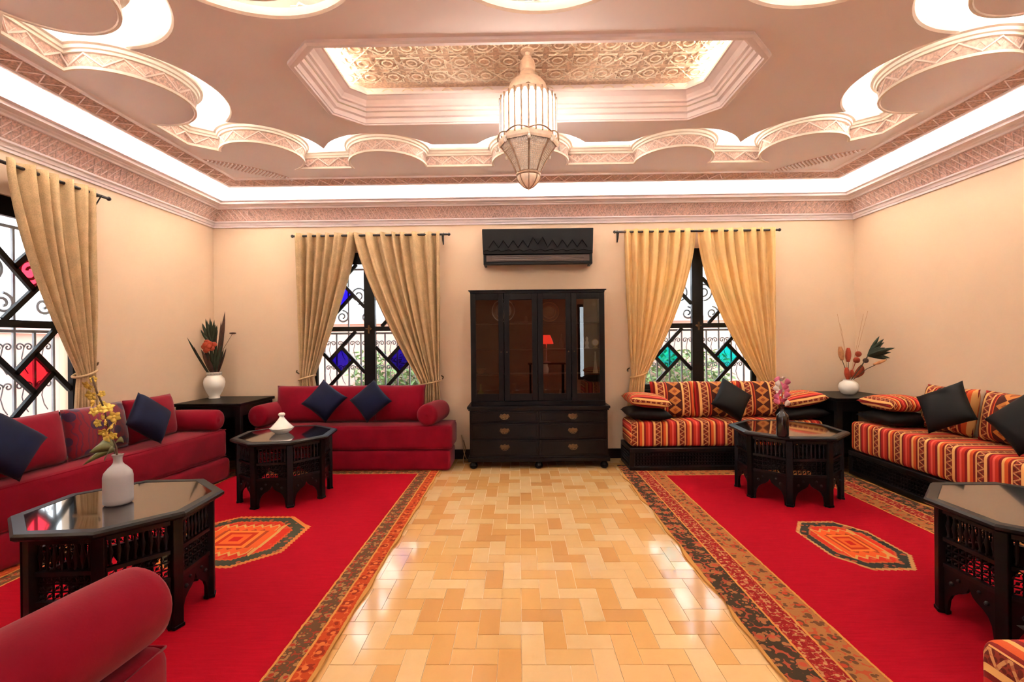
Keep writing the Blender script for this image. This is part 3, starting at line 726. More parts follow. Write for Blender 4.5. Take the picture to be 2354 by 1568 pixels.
make_rug('right', 1.14, 3.58, 1.2, 5.63, [(.175, (66, 58, 44), (170, 108, 66), (196, 84, 56), 9.5), (.30, (150, 30, 34), (176, 50, 44), (206, 150, 96), 17.0), (.455, (176, 116, 66), (112, 74, 48), (196, 70, 44), 10.5)], (1.25, 2.24, .26, .39, [(206, 50, 36), (190, 92, 54), (60, 58, 52), (196, 140, 86)]), 'red wool rug with dark floral border and narrow medallion on the right', .012)

# ================================================================== SOFAS
def rbox(name, x0, x1, y0, y1, z0, z1, bev, mat, parent, stripe=None): return rounded_prism(name, [(x0, y0), (x1, y0), (x1, y1), (x0, y1)], z0, z1, bev, mat, parent, 4, stripe)
def off(o, root):      # geometry is written in room coordinates: shift the mesh into the frame of its thing
    me = o.data; me.transform(Matrix.Translation(-Vector(root.location))); o.parent = root; return o
def piping(root, poly, z, r, mat):
    m = MB(); m.tube([(p[0], p[1], z) for p in poly], r, 6, closed=True); return off(m.build('piping', mat, None, True), root)
GS = 'red velvet banquettes'
def red_sofa(base, matt, zb, zm, label):
    cx = sum(p[0] for p in matt)/4; cy = sum(p[1] for p in matt)/4
    root = empty('banquette_sofa', (cx, cy, 0), 0, label, 'sofa', GS)
    off(rounded_prism('sofa_base', base, 0.013, zb, .045, MT['red']), root)
    mo = off(rounded_prism('seat_mattress', matt, zb+.003, zm, .05, MT['red']), root)
    inn = [(p[0]+(.016 if p[0] < cx else -.016), p[1]+(.016 if p[1] < cy else -.016)) for p in matt]
    for z in (zm-.014, zb+.016):
        m = MB(); m.tube([(p[0]-cx, p[1]-cy, z) for p in inn], .0055, 6, closed=True); m.build('piping', MT['red'], mo, True)
    return root
red_sofa([(-3.75, 5.17), (-3.75, 2.0), (-3.5, 2.0), (-3.2, 5.17)], [(-3.75, 5.17), (-3.75, 2.0), (-3.52, 2.0), (-3.235, 5.17)], .25, .565, 'long red velvet banquette under the left wall window')
red_sofa([(-3.08, 5.39), (-.80, 5.39), (-.80, 5.83), (-3.08, 5.83)], [(-3.08, 5.385), (-.775, 5.385), (-.775, 5.83), (-3.08, 5.83)], .25, .535, 'red velvet banquette against the back wall under the blue pane window')
red_sofa([(-3.2, .79), (-1.08, .79), (-1.08, 1.40), (-3.2, 1.40)], [(-3.2, .79), (-1.06, .79), (-1.06, 1.42), (-3.2, 1.42)], .25, .60, 'red velvet banquette in the near left foreground')
def lattice_front(m, a, b, z0, z1, axis, pos):
    """beaded grille between z0 and z1 along an axis"""
    n = int((b-a)/.034); rows = max(2, int((z1-z0)/.034))
    for r in range(rows+1):
        z = z0+(z1-z0)*r/rows
        p, q = ((a, pos, z), (b, pos, z)) if axis == 0 else ((pos, a, z), (pos, b, z)); m.bar(p, q, .008, .008)
    for i in range(n+1):
        t = a+(b-a)*i/n
        p, q = ((t, pos, z0), (t, pos, z1)) if axis == 0 else ((pos, t, z0), (pos, t, z1)); m.bar(p, q, .008, .008)
        for r in range(rows):
            z = z0+(z1-z0)*(r+.5)/rows; c = (t, pos, z) if axis == 0 else (pos, t, z); m.ball(c, .0095, 5, 3)
def striped_sofa(x0, x1, y0, y1, face, zp, zm, label, endface=None):
    root = empty('banquette_sofa', ((x0+x1)/2, (y0+y1)/2, 0), 0, label, 'sofa', 'striped banquettes on black plinths'); P = []
    def add(nm, m, mat, bev=0): P.append(off(m.build(nm, mat, bevel=bev), root)); return P[-1]
    t = .035
    add('plinth_core', MB().box(x0+.06, x1-.06, y0+.06, y1-.01, .013, zp-.05), MT['black'])
    add('plinth_rail', MB().box(x0, x1, y0, y1, zp-.05, zp), MT['blackrail'], .008)
    add('plinth_rail', MB().box(x0, x1, y0, y1, .013, .06), MT['blackrail'], .008)
    for cx, cy in ((x0, y0), (x1-.05, y0), (x0, y1-.05), (x1-.05, y1-.05)): add('plinth_post', MB().box(cx, cx+.05, cy, cy+.05, .06, zp-.05), MT['blackrail'])
    for ax, a, b, pos in face:
        m = MB(); lattice_front(m, a, b, .07, zp-.06, ax, pos); tag(add('plinth_lattice', m, MT['blackrail']), kind='stuff')
    ax = 0 if (x1-x0) > (y1-y0) else 1
    o = rounded_prism('seat_mattress', [(x0+.015, y0+.02), (x1-.015, y0+.02), (x1-.015, y1-.005), (x0+.015, y1-.005)], zp+.003, zm, .045, MT['stripe'], None, 4, (ax, 0)); off(o, root)
    return root
striped_sofa(1.25, 3.47, 5.35, 5.83, [(0, 1.31, 3.41, 5.36), (1, 5.41, 5.77, 1.26)], .27, .56, 'red and orange striped banquette under the turquoise pane window')
striped_sofa(3.6, 4.2, 2.0, 5.2, [(1, 2.06, 5.14, 3.61)], .27, .59, 'long red and orange striped banquette along the right wall')
striped_sofa(1.33, 3.4, .79, 1.42, [(0, 1.40, 3.3, 1.41)], .27, .62, 'red and orange striped banquette in the near right foreground')

# ================================================================== CUSHIONS
def pillow_mesh(name, w, h, t, mat, pinch=.07, n=16, ex=.42, sag=0):
    vs = []; fs = []; idx = {}
    for side in (1, -1):
        for j in range(n+1):
            for i in range(n+1):
                u, v = -1+2*i/n, -1+2*j/n; edge = i in (0, n) or j in (0, n)
                if side < 0 and edge: idx[(side, i, j)] = idx[(1, i, j)]; continue
                x = w/2*u*(1-pinch*(1-v*v)*abs(u)**3); z = h/2*v*(1-pinch*(1-u*u)*abs(v)**3)
                th = t/2*((1-u**4)*(1-v**4))**ex*(.75+.25*(1-u*u)*(1-v*v))
                z -= sag*(1-abs(v))*h*.1
                idx[(side, i, j)] = len(vs); vs.append((x, -side*th, z))
    for side in (1, -1):
        for j in range(n):
            for i in range(n):
                q = (idx[(side, i, j)], idx[(side, i+1, j)], idx[(side, i+1, j+1)], idx[(side, i, j+1)]); fs.append(q if side > 0 else q[::-1])
    m = MB(); m.add(vs, fs); return m.mesh(name, mat, True)
def place_pillow(me, name, c, yaw, tilt, spin, label, cat, group):
    o = link(name, me); o.matrix_world = Matrix.Translation(c) @ Matrix.Rotation(yaw, 4, 'Z') @ Matrix.Rotation(tilt, 4, 'X') @ Matrix.Rotation(spin, 4, 'Y'); return tag(o, label, cat, group)
R = math.radians
redback = pillow_mesh('red_back_cushion', .62, .45, .2, MT['red'], .04)
redback2 = pillow_mesh('red_back_cushion_wide', .60, .42, .2, MT['red'], .04)
embro = pillow_mesh('embroidered_back_cushion', .58, .42, .2, MT['embroid'], .04)
blueq = pillow_mesh('navy_cushion', .37, .37, .17, MT['blue'], .08)
blackq = pillow_mesh('black_cushion', .39, .39, .16, MT['blackcloth'], .08)
strback = pillow_mesh('striped_back_cushion', .54, .44, .2, MT['stripex'], .05)
GB = 'red velvet back cushions'
# back wall, red
for px, lab in ((693, 'red velvet back cushion nearest the corner on the back wall banquette'), (808, 'red velvet back cushion behind the two navy cushions on the back wall banquette'), (920, 'red velvet back cushion beside the black cabinet on the back wall banquette')):
    p = at(px, 930, 5.71); place_pillow(redback, 'back_cushion', (p.x, 5.71, .535+.222), 0, R(-10), 0, lab, 'cushion', GB)
p = at(746, 925, 5.48); place_pillow(blueq, 'throw_cushion', (p.x, 5.48, p.z+.02), R(8), R(-20), R(38), 'navy velvet cushion on the back wall red banquette, the left of two', 'cushion', 'navy velvet cushions')
p = at(852, 925, 5.48); place_pillow(blueq, 'throw_cushion', (p.x, 5.48, p.z+.02), R(-6), R(-22), R(46), 'navy velvet cushion on the back wall red banquette, the right of two', 'cushion', 'navy velvet cushions')
# left wall, red (facing +x)
for yy, me, lab in ((4.60, redback2, 'red velvet back cushion behind the navy cushion nearest the corner vase'), (4.0, embro, 'dark red cushion embroidered with purple flowers on the left wall banquette'), (3.40, redback2, 'red velvet back cushion below the red pane window, beside the embroidered cushion'), (2.79, redback2, 'red velvet back cushion at the near end of the left wall banquette')):
    place_pillow(me, 'back_cushion', (XL+.275, yy, .565+.21), R(90), R(-9), 0, lab, 'cushion', GB)
p = at(318, 950, 4.40); place_pillow(blueq, 'throw_cushion', (XL+.50, 4.30, .82), R(88), R(-22), R(42), 'navy velvet cushion on the left wall banquette near the corner', 'cushion', 'navy velvet cushions')
place_pillow(blueq, 'throw_cushion', (XL+.50, 3.08, .84), R(86), R(-22), R(45), 'navy velvet cushion cut by the left edge of the picture', 'cushion', 'navy velvet cushions')
# striped, back wall
for px, lab in ((1546, 'striped back cushion nearest the black cabinet'), (1645, 'striped back cushion behind the black cushion under the turquoise pane window'), (1744, 'striped back cushion behind the pink flower bottle')):
    p = at(px, 920, 5.71); place_pillow(strback, 'back_cushion', (p.x, 5.71, .56+.217), 0, R(-10), 0, lab, 'cushion', 'striped back cushions')
p = at(1682, 922, 5.48); place_pillow(blackq, 'throw_cushion', (p.x, 5.48, p.z+.015), R(10), R(-22), R(36), 'black satin cushion under the turquoise pane window', 'cushion', 'black satin cushions')
# striped, right wall (facing -x)
for yy, lab in ((4.53, 'striped back cushion on the right wall, nearest the corner'), (3.94, 'striped back cushion on the right wall between the two black cushions'), (3.35, 'striped back cushion on the right wall nearest the camera')):
    place_pillow(strback, 'back_cushion', (XR-.16, yy, .59+.217), R(-90), R(-10), 0, lab, 'cushion', 'striped back cushions')
place_pillow(blackq, 'throw_cushion', (XR-.40, 4.30, .86), R(-76), R(-22), R(-30), 'black satin cushion on the right wall banquette near the corner', 'cushion', 'black satin cushions')
place_pillow(blackq, 'throw_cushion', (XR-.42, 3.60, .85), R(-80), R(-24), R(40), 'black satin cushion cut by the right edge of the picture', 'cushion', 'black satin cushions')
# arm cushions lying flat: striped on top of black
armtop = pillow_mesh('striped_arm_cushion', .48, .50, .17, MT['stripearm'], .05)
armblk = pillow_mesh('black_arm_cushion', .50, .50, .15, MT['blackcloth'], .05)
def flatp(me, name, c, rz, roll, label, group):
    o = link(name, me); o.matrix_world = Matrix.Translation(c) @ Matrix.Rotation(rz, 4, 'Z') @ Matrix.Rotation(roll, 4, 'Y') @ Matrix.Rotation(PI/2, 4, 'X'); return tag(o, label, 'cushion', group)
MT['stripeflat'] = mk_stripe('striped_kilim_flat_cushion', 'z', .15, .2)
armtop.materials.clear(); armtop.materials.append(MT['stripeflat'])
def arm(c, rz, where, roll=0):
    flatp(armblk, 'arm_cushion', (c[0], c[1], c[2]+.073), rz, roll*.4, 'black cushion under the striped arm cushion '+where, 'black arm cushions')
    flatp(armtop, 'arm_cushion', (c[0], c[1], c[2]+.226), rz, roll, 'striped arm cushion on a black one '+where, 'striped arm cushions')
arm((1.50, 5.60, .56), 0, 'at the cabinet end of the back wall banquette', R(6))
arm((3.27, 5.60, .56), 0, 'at the corner end of the back wall banquette', R(-10))
arm((3.92, 4.93, .59), R(90), 'at the corner end of the right wall banquette', R(0))
arm((1.63, 1.08, .62), 0, 'in the near right foreground', R(0))
# bolsters
def bolster_mesh(name, L, r, mat, taper=0):
    m = MB(); prof = [(0, -L/2-.004), (.012, -L/2-.006), (.02, -L/2+.004), (r*.55, -L/2-.006), (r*.85, -L/2+.004), (r*.97, -L/2+.022), (r, -L/2+.05), (r*1.02, -L/4), (r*1.03, 0), (r*1.02, L/4), (r, L/2-.05), (r*.97, L/2-.022), (r*.85, L/2-.004), (r*.55, L/2+.006), (.02, L/2-.004), (.012, L/2+.006), (0, L/2+.004)]
    m.lathe(prof, 28, m=Matrix.Rotation(PI/2, 4, 'Y')); return m.mesh(name, mat, True)
def bolster(me, c, rz, label, pitch=0):
    o = link('bolster', me); o.matrix_world = Matrix.Translation(c) @ Matrix.Rotation(rz, 4, 'Z') @ Matrix.Rotation(pitch, 4, 'Y'); return tag(o, label, 'bolster', 'red velvet bolsters')
bol = bolster_mesh('bolster', .56, .112, MT['red']); bol2 = bolster_mesh('short_bolster', .5, .125, MT['red'])
bolster(bol, (-3.52, 5.03, .565+.112), 0, 'red velvet bolster at the corner end of the left wall banquette')
bolster(bol2, (-2.985, 5.60, .535+.125), R(82), 'red velvet bolster at the corner end of the back wall banquette')
bolster(bol2, (-1.02, 5.60, .535+.125), R(80), 'red velvet bolster at the cabinet end of the back wall banquette')
bol3 = bolster_mesh('large_bolster', .66, .118, MT['red']); bolster(bol3, (-1.19, 1.09, .60+.118), R(83), 'large red velvet bolster in the near left foreground')

# ================================================================== OCTAGONAL TABLES
def spindle_mesh(h):
    m = MB(); m.lathe([(.005, 0), (.009, h*.06), (.005, h*.12), (.007, h*.3), (.0125, h*.5), (.007, h*.7), (.005, h*.88), (.009, h*.94), (.005, h)], 7); return m.mesh('spindle', MT['blackrail'], True)
SP = {}; BS = {}
def boss_mesh(r):
    if r not in BS: BS[r] = MB().ball((0, 0, 0), r, 8, 4).mesh('apron_boss', MT['blackrail'], True)
    return BS[r]
def table(c, Wd, H, rz, label):
    root = empty('octagonal_table', (c[0], c[1], .0125), rz, label, 'table', 'octagonal black carved tables'); H -= .012
    ap = Wd/2; Rr = ap/math.cos(PI/8); octp = lambda r: [(r*math.cos(PI/8+k*PI/4), r*math.sin(PI/8+k*PI/4)) for k in range(8)]
    # top: moulded rim and inset glass
    m = MB(); o1, o2, o3, o4 = octp(Rr), octp(Rr-.06), octp(Rr-.012), octp(Rr-.05)
    prof = [(octp(Rr-.05), H-.04), (octp(Rr-.015), H-.036), (o1, H-.024), (o1, H-.01), (o3, H), (o2, H), (octp(Rr-.066), H-.012)]
    vs = [(p[0], p[1], z) for ring, z in prof for p in ring]; fs = []
    for q in range(len(prof)-1):
        for k in range(8): fs.append((q*8+k, q*8+(k+1) % 8, (q+1)*8+(k+1) % 8, (q+1)*8+k))
    fs.append(tuple(range(8))[::-1]); fs.append(tuple(range((len(prof)-1)*8, len(prof)*8))); m.add(vs, fs)
    tt = m.build('tabletop', MT['blackrail'], root)
    m = MB(); m.prism(octp(Rr-.062), H-.012, H-.002); m.build('glass_inset', MT['smoked'], tt)
    ri = Rr-.075; pts = octp(ri); z1, z2, z3 = H-.045, H*.66, H*.43
    hs = z1-z2-.035
    key = round(hs, 3)
    if key not in SP: SP[key] = spindle_mesh(hs)
    for k in range(8):
        a = PI/8+k*PI/4; p, q = Vector(pts[k]+(0,)), Vector(pts[(k+1) % 8]+(0,))
        m = MB(); mm = Matrix.Translation((p.x, p.y, 0)) @ Matrix.Rotation(a, 4, 'Z'); m.box(-.028, .022, -.026, .026, .0, z1, mm); m.box(-.032, .026, -.030, .030, 0, .02, mm); m.build('leg', MT['black'], root, bevel=.004)
        d = (q-p).normalized(); L = (q-p).length; nrm = Vector((d.y, -d.x, 0)); s0, s1 = p+d*.026, q-d*.026
        Zv = lambda v, z: (v.x, v.y, z)
        for z, hh in ((z1-.012, .024), (z2, .02), (z3, .02)):
            m = MB(); m.bar(Zv(s0, z), Zv(s1, z), .03, hh); m.build('rail', MT['blackrail'], root)
        ns = 8
        for i in range(ns):
            v = s0+(s1-s0)*((i+.5)/ns); link('spindle', SP[key], root, (v.x, v.y, z2+.011))
        # middle lattice of crossed bars and beads, hollow
        m = MB(); za, zb = z3+.012, z2-.012; nn = 7
        for i in range(nn+1):
            v = s0+(s1-s0)*(i/nn); m.bar(Zv(v, za), Zv(v, zb), .006, .006)
        for i in range(1, 3):
            z = za+(zb-za)*i/3; m.bar(Zv(s0, z), Zv(s1, z), .006, .006)
        for i in range(nn):
            for r in range(3):
                v = s0+(s1-s0)*((i+.5)/nn); z = za+(zb-za)*(r+.5)/3; m.ball(Zv(v, z), .0085, 6, 4)
                if i < nn-1: w_ = s0+(s1-s0)*((i+1)/nn); m.ball(Zv(w_, z), .007, 5, 3)
                m.bar(Zv(s0+(s1-s0)*(i/nn), za+(zb-za)*r/3), Zv(s0+(s1-s0)*((i+1)/nn), za+(zb-za)*(r+1)/3), .004, .004)
        tag(m.build('lattice_panel', MT['black'], root), kind='stuff')
        # keel arch apron between the legs
        zt, zb = z3-.01, .0; w = (s1-s0).length; pr = []
        half = [(0.0, .0), (.045, .0), (.06, .16), (.085, .33), (.15, .47), (.25, .56), (.36, .62), (.44, .69), (.5, .82)]
        hz = zt
        inner = [(x*w, y*hz) for x, y in half[1:]]+[((1-x)*w, y*hz) for x, y in half[1:-1][::-1]]
        poly = [(0, 0)]+inner+[(w, 0), (w, zt), (0, zt)]
        tri = geometry.tessellate_polygon([[Vector((x, y, 0)) for x, y in poly]]); n = len(poly); vs = []
        for t in (.008, -.008): vs += [s0+d*x+nrm*t+Vector((0, 0, y)) for x, y in poly]
        fs = [tuple(t) for t in tri]+[tuple(i+n for i in t[::-1]) for t in tri]+[(i, (i+1) % n, n+(i+1) % n, n+i) for i in range(n)]
        m = MB(); m.add(vs, fs); apr = m.build('arch_apron', MT['black'], root)
        # carved relief on the apron's shoulders
        for x, zz_, r_ in ((.16, .72, .013), (.84, .72, .013), (.3, .86, .01), (.7, .86, .01)):
            v = s0+d*(x*w)+nrm*.009; link('apron_boss', boss_mesh(r_), apr, (v.x, v.y, hz*zz_))
    return root
table((-2.19, 2.57), .875, .63, R(4), 'octagonal black carved table with grey orchid vase, near left')
table((-2.29, 4.58), .88, .617, R(8), 'octagonal black carved table carrying the white tagine')
table((2.58, 4.58), .94, .635, R(-4), 'octagonal black carved table carrying the dark bottle')
table((2.68, 2.42), .93, .62, R(0), 'octagonal black carved table cut by the right edge of the picture')

# ================================================================== CORNER TABLES
def corner_table(x0, x1, y0, y1, h, label):
    root = empty('corner_table', ((x0+x1)/2, (y0+y1)/2, 0), 0, label, 'table', 'black corner tables')
    def add(nm, m, mat, bev=0): return off(m.build(nm, mat, bevel=bev), root)
    add('tabletop', MB().box(x0, x1, y0, y1, h-.035, h), MT['ebony'], .006)
    for a, b in ((x0+.02, y0+.02), (x1-.08, y0+.02), (x0+.02, y1-.08), (x1-.08, y1-.08)): add('leg', MB().box(a, a+.06, b, b+.06, 0, h-.035), MT['black'], .004)
    add('apron', MB().box(x0+.08, x1-.08, y0+.03, y0+.05, h-.15, h-.035), MT['black']); add('apron', MB().box(x0+.03, x0+.05, y0+.08, y1-.08, h-.15, h-.035), MT['black']); add('apron', MB().box(x1-.05, x1-.03, y0+.08, y1-.08, h-.15, h-.035), MT['black'])
    add('back_panel', MB().box(x0+.08, x1-.08, y1-.05, y1-.03, .1, h-.035), MT['black'])
    add('shelf', MB().box(x0+.03, x1-.03, y0+.03, y1-.03, .2, .22), MT['black'])
    return root
corner_table(XL+.03, -3.12, 5.22, 5.96, .83, 'black wooden table in the back left corner under the white vase')
corner_table(3.5, XR-.03, 5.23, 5.96, .83, 'black wooden table in the back right corner under the round vase')

# ================================================================== CABINET
def cabinet():
    xa, xb = -.585, 1.035; yb = 5.95; yl, yu = 5.5, 5.56; zl, zt = .735, 2.105
    root = empty('display_cabinet', ((xa+xb)/2, 5.72, 0), 0, 'tall black glazed display cabinet with six drawers', 'cabinet')
    def add(nm, m, mat=MT['ebony'], bev=.003, par=None): 
        o = off(m.build(nm, mat, bevel=bev), root)
        if par: o.parent = par
        return o
    body = MB(); body.box(xa, xb, yl+.02, yb, .1, zl-.03); add('base_body', body)
    m = MB(); m.box(xa-.025, xb+.025, yl-.02, yb, zl-.03, zl); m.box(xa-.012, xb+.012, yl-.008, yb, zl-.05, zl-.03); add('base_moulding', m)
    m = MB(); m.box(xa-.02, xb+.02, yl-.005, yb, .085, .13); m.box(xa-.008, xb+.008, yl+.008, yb, .13, .15); add('plinth', m)
    for x in (xa+.04, (xa+xb)/2, xb-.04):
        for y in (yl+.05, yb-.06):
            f = MB(); f.lathe([(.03, 0.0), (.045, .015), (.048, .04), (.03, .07), (.036, .086)], 14, (x, y, 0)); add('bun_foot', f, bev=0)
    xm = (xa+xb)/2
    for cx0, cx1 in ((xa+.02, xm-.008), (xm+.008, xb-.02)):
        for z0, z1 in ((.545, .675), (.355, .532), (.165, .342)):
            m = MB(); m.box(cx0, cx1, yl, yl+.03, z0, z1); m.box(cx0+.02, cx1-.02, yl-.005, yl, z0+.02, z1-.02); dr = add('drawer', m, bev=.004)
            hx, hz = (cx0+cx1)/2, (z0+z1)/2+.005; h = MB()
            pl = [(-.06, .0), (-.045, .03), (-.02, .024), (0, .036), (.02, .024), (.045, .03), (.06, 0), (.04, -.022), (.015, -.018), (0, -.03), (-.015, -.018), (-.04, -.022)]
            n = len(pl); vs = [(hx+x, y, hz+z) for y in (yl-.009, yl-.005) for x, z in pl]; h.add(vs, [tuple(range(n)), tuple(range(n, 2*n))[::-1]]+[(i, n+i, n+(i+1) % n, (i+1) % n) for i in range(n)])
            h.tube([(hx-.045, yl-.012, hz+.006), (hx-.04, yl-.032, hz-.014), (hx-.018, yl-.036, hz-.026), (hx+.018, yl-.036, hz-.026), (hx+.04, yl-.032, hz-.014), (hx+.045, yl-.012, hz+.006)], .005, 6)
            hd = add('handle', h, MT['brass'], 0, dr)
    # hutch
    x0, x1 = xa+.015, xb-.015
    m = MB(); m.box(x0, x0+.025, yu+.02, yb, zl, zt-.03); add('side_panel', m); m = MB(); m.box(x1-.025, x1, yu+.02, yb, zl, zt-.03); add('side_panel', m)
    m = MB(); m.box(x0+.025, x1-.025, yb-.015, yb, zl, zt-.03); add('back_panel', m)
    m = MB(); m.box(x0-.02, x1+.02, yu-.015, yb, zt-.012, zt); m.box(x0, x1, yu, yb, zt-.04, zt-.012); add('cornice_top', m)
    m = MB(); m.box(x0, x1, yu+.005, yb-.015, zl, zl+.05); add('hutch_floor', m)
    shelves = (1.09, 1.39, 1.72)
    for z in shelves: m = MB(); m.box(x0+.025, x1-.025, yu+.06, yb-.015, z-.009, z+.009); add('shelf', m)
    m = MB(); m.box(xm-.012, xm+.012, yu+.03, yb-.015, zl+.05, zt-.04); add('divider', m)
    wd = (x1-x0)/4
    for k in range(4):
        a, b = x0+k*wd+.003, x0+(k+1)*wd-.003; z0, z1 = zl+.055, zt-.042; s = .062
        d = MB(); d.box(a, a+s, yu, yu+.022, z0, z1); d.box(b-s, b, yu, yu+.022, z0, z1); d.box(a+s, b-s, yu, yu+.022, z0, z0+.085); d.box(a+s, b-s, yu, yu+.022, z1-.075, z1); dr = add('door', d)
        g = MB(); g.box(a+s, b-s, yu+.009, yu+.013, z0+.085, z1-.075); add('glass_pane', g, MT['cabglass'], 0, dr)
        kx = b-.03 if k in (0, 2) else a+.03; h = MB(); h.ball((kx, yu-.01, 1.37), .009, 8, 5); add('knob', h, MT['brass'], 0, dr)
    return xa, xb, yu, shelves, zl+.05
CAB = cabinet()
# ================================================================== AIR CONDITIONER COVER
def aircon():
    p, q = at(1108, 527, 5.78), at(1364, 527, 5.78); z1 = p.z; z0 = at(1110, 609, 5.78).z; x0, x1 = p.x, q.x
    root = empty('air_conditioner', ((x0+x1)/2, 5.9, z0), 0, 'wall air conditioner in a black fabric cover above the cabinet', 'air conditioner')
    def add(nm, m, mat, bev=0): return off(m.build(nm, mat, bevel=bev), root)
    add('housing', MB().box(x0+.03, x1-.03, 5.80, D, z0+.03, z1-.02), MT['black'], .01)
    zc = z0+.125; m = MB()
    m.add([(x0, 5.775, z1), (x1, 5.775, z1), (x1, D, z1), (x0, D, z1), (x0+.012, 5.765, zc), (x1-.012, 5.765, zc), (x1-.012, D, zc), (x0+.012, D, zc)], [(0, 3, 2, 1), (0, 1, 5, 4), (1, 2, 6, 5), (2, 3, 7, 6), (3, 0, 4, 7), (4, 5, 6, 7)]); add('fabric_cover', m, MT['blackcloth'], .006)
    m = MB(); zz_ = []
    for i in range(21): zz_.append((x0+.08+(x1-x0-.16)*i/20, 5.764, z1-.2+(.055 if i % 2 else -.035)+(.04 if i in (9, 10, 11) else 0)))
    m.tube(zz_, .006, 4)
    m.tube([(x0+.02+(x1-x0-.04)*i/30, 5.762, z1-.27+.012*math.sin(i*2.1)) for i in range(31)], .004, 4); tag(add('stitched_zigzag', m, MT['ebony']), kind='stuff')
    m = MB(); m.box(x0+.05, x1-.05, 5.79, 5.80, z0+.04, zc-.01); add('outlet', m, simple('grey_brown_plastic', (96, 78, 70), .4))
    for k in range(3): m = MB(); z = z0+.055+k*.024; m.box(x0+.12, x1-.12, 5.775, 5.80, z, z+.006); add('louvre', m, simple('grey_louvre_%d' % k, (120, 100, 90), .4))
    add('bottom_frame', MB().box(x0+.03, x1-.03, 5.775, 5.84, z0, z0+.03), MT['black'], .004)
    for x in (x0+.015, x1-.045): add('frame_bracket', MB().box(x, x+.03, 5.775, D, z0, zc), MT['black'], .004)
aircon()
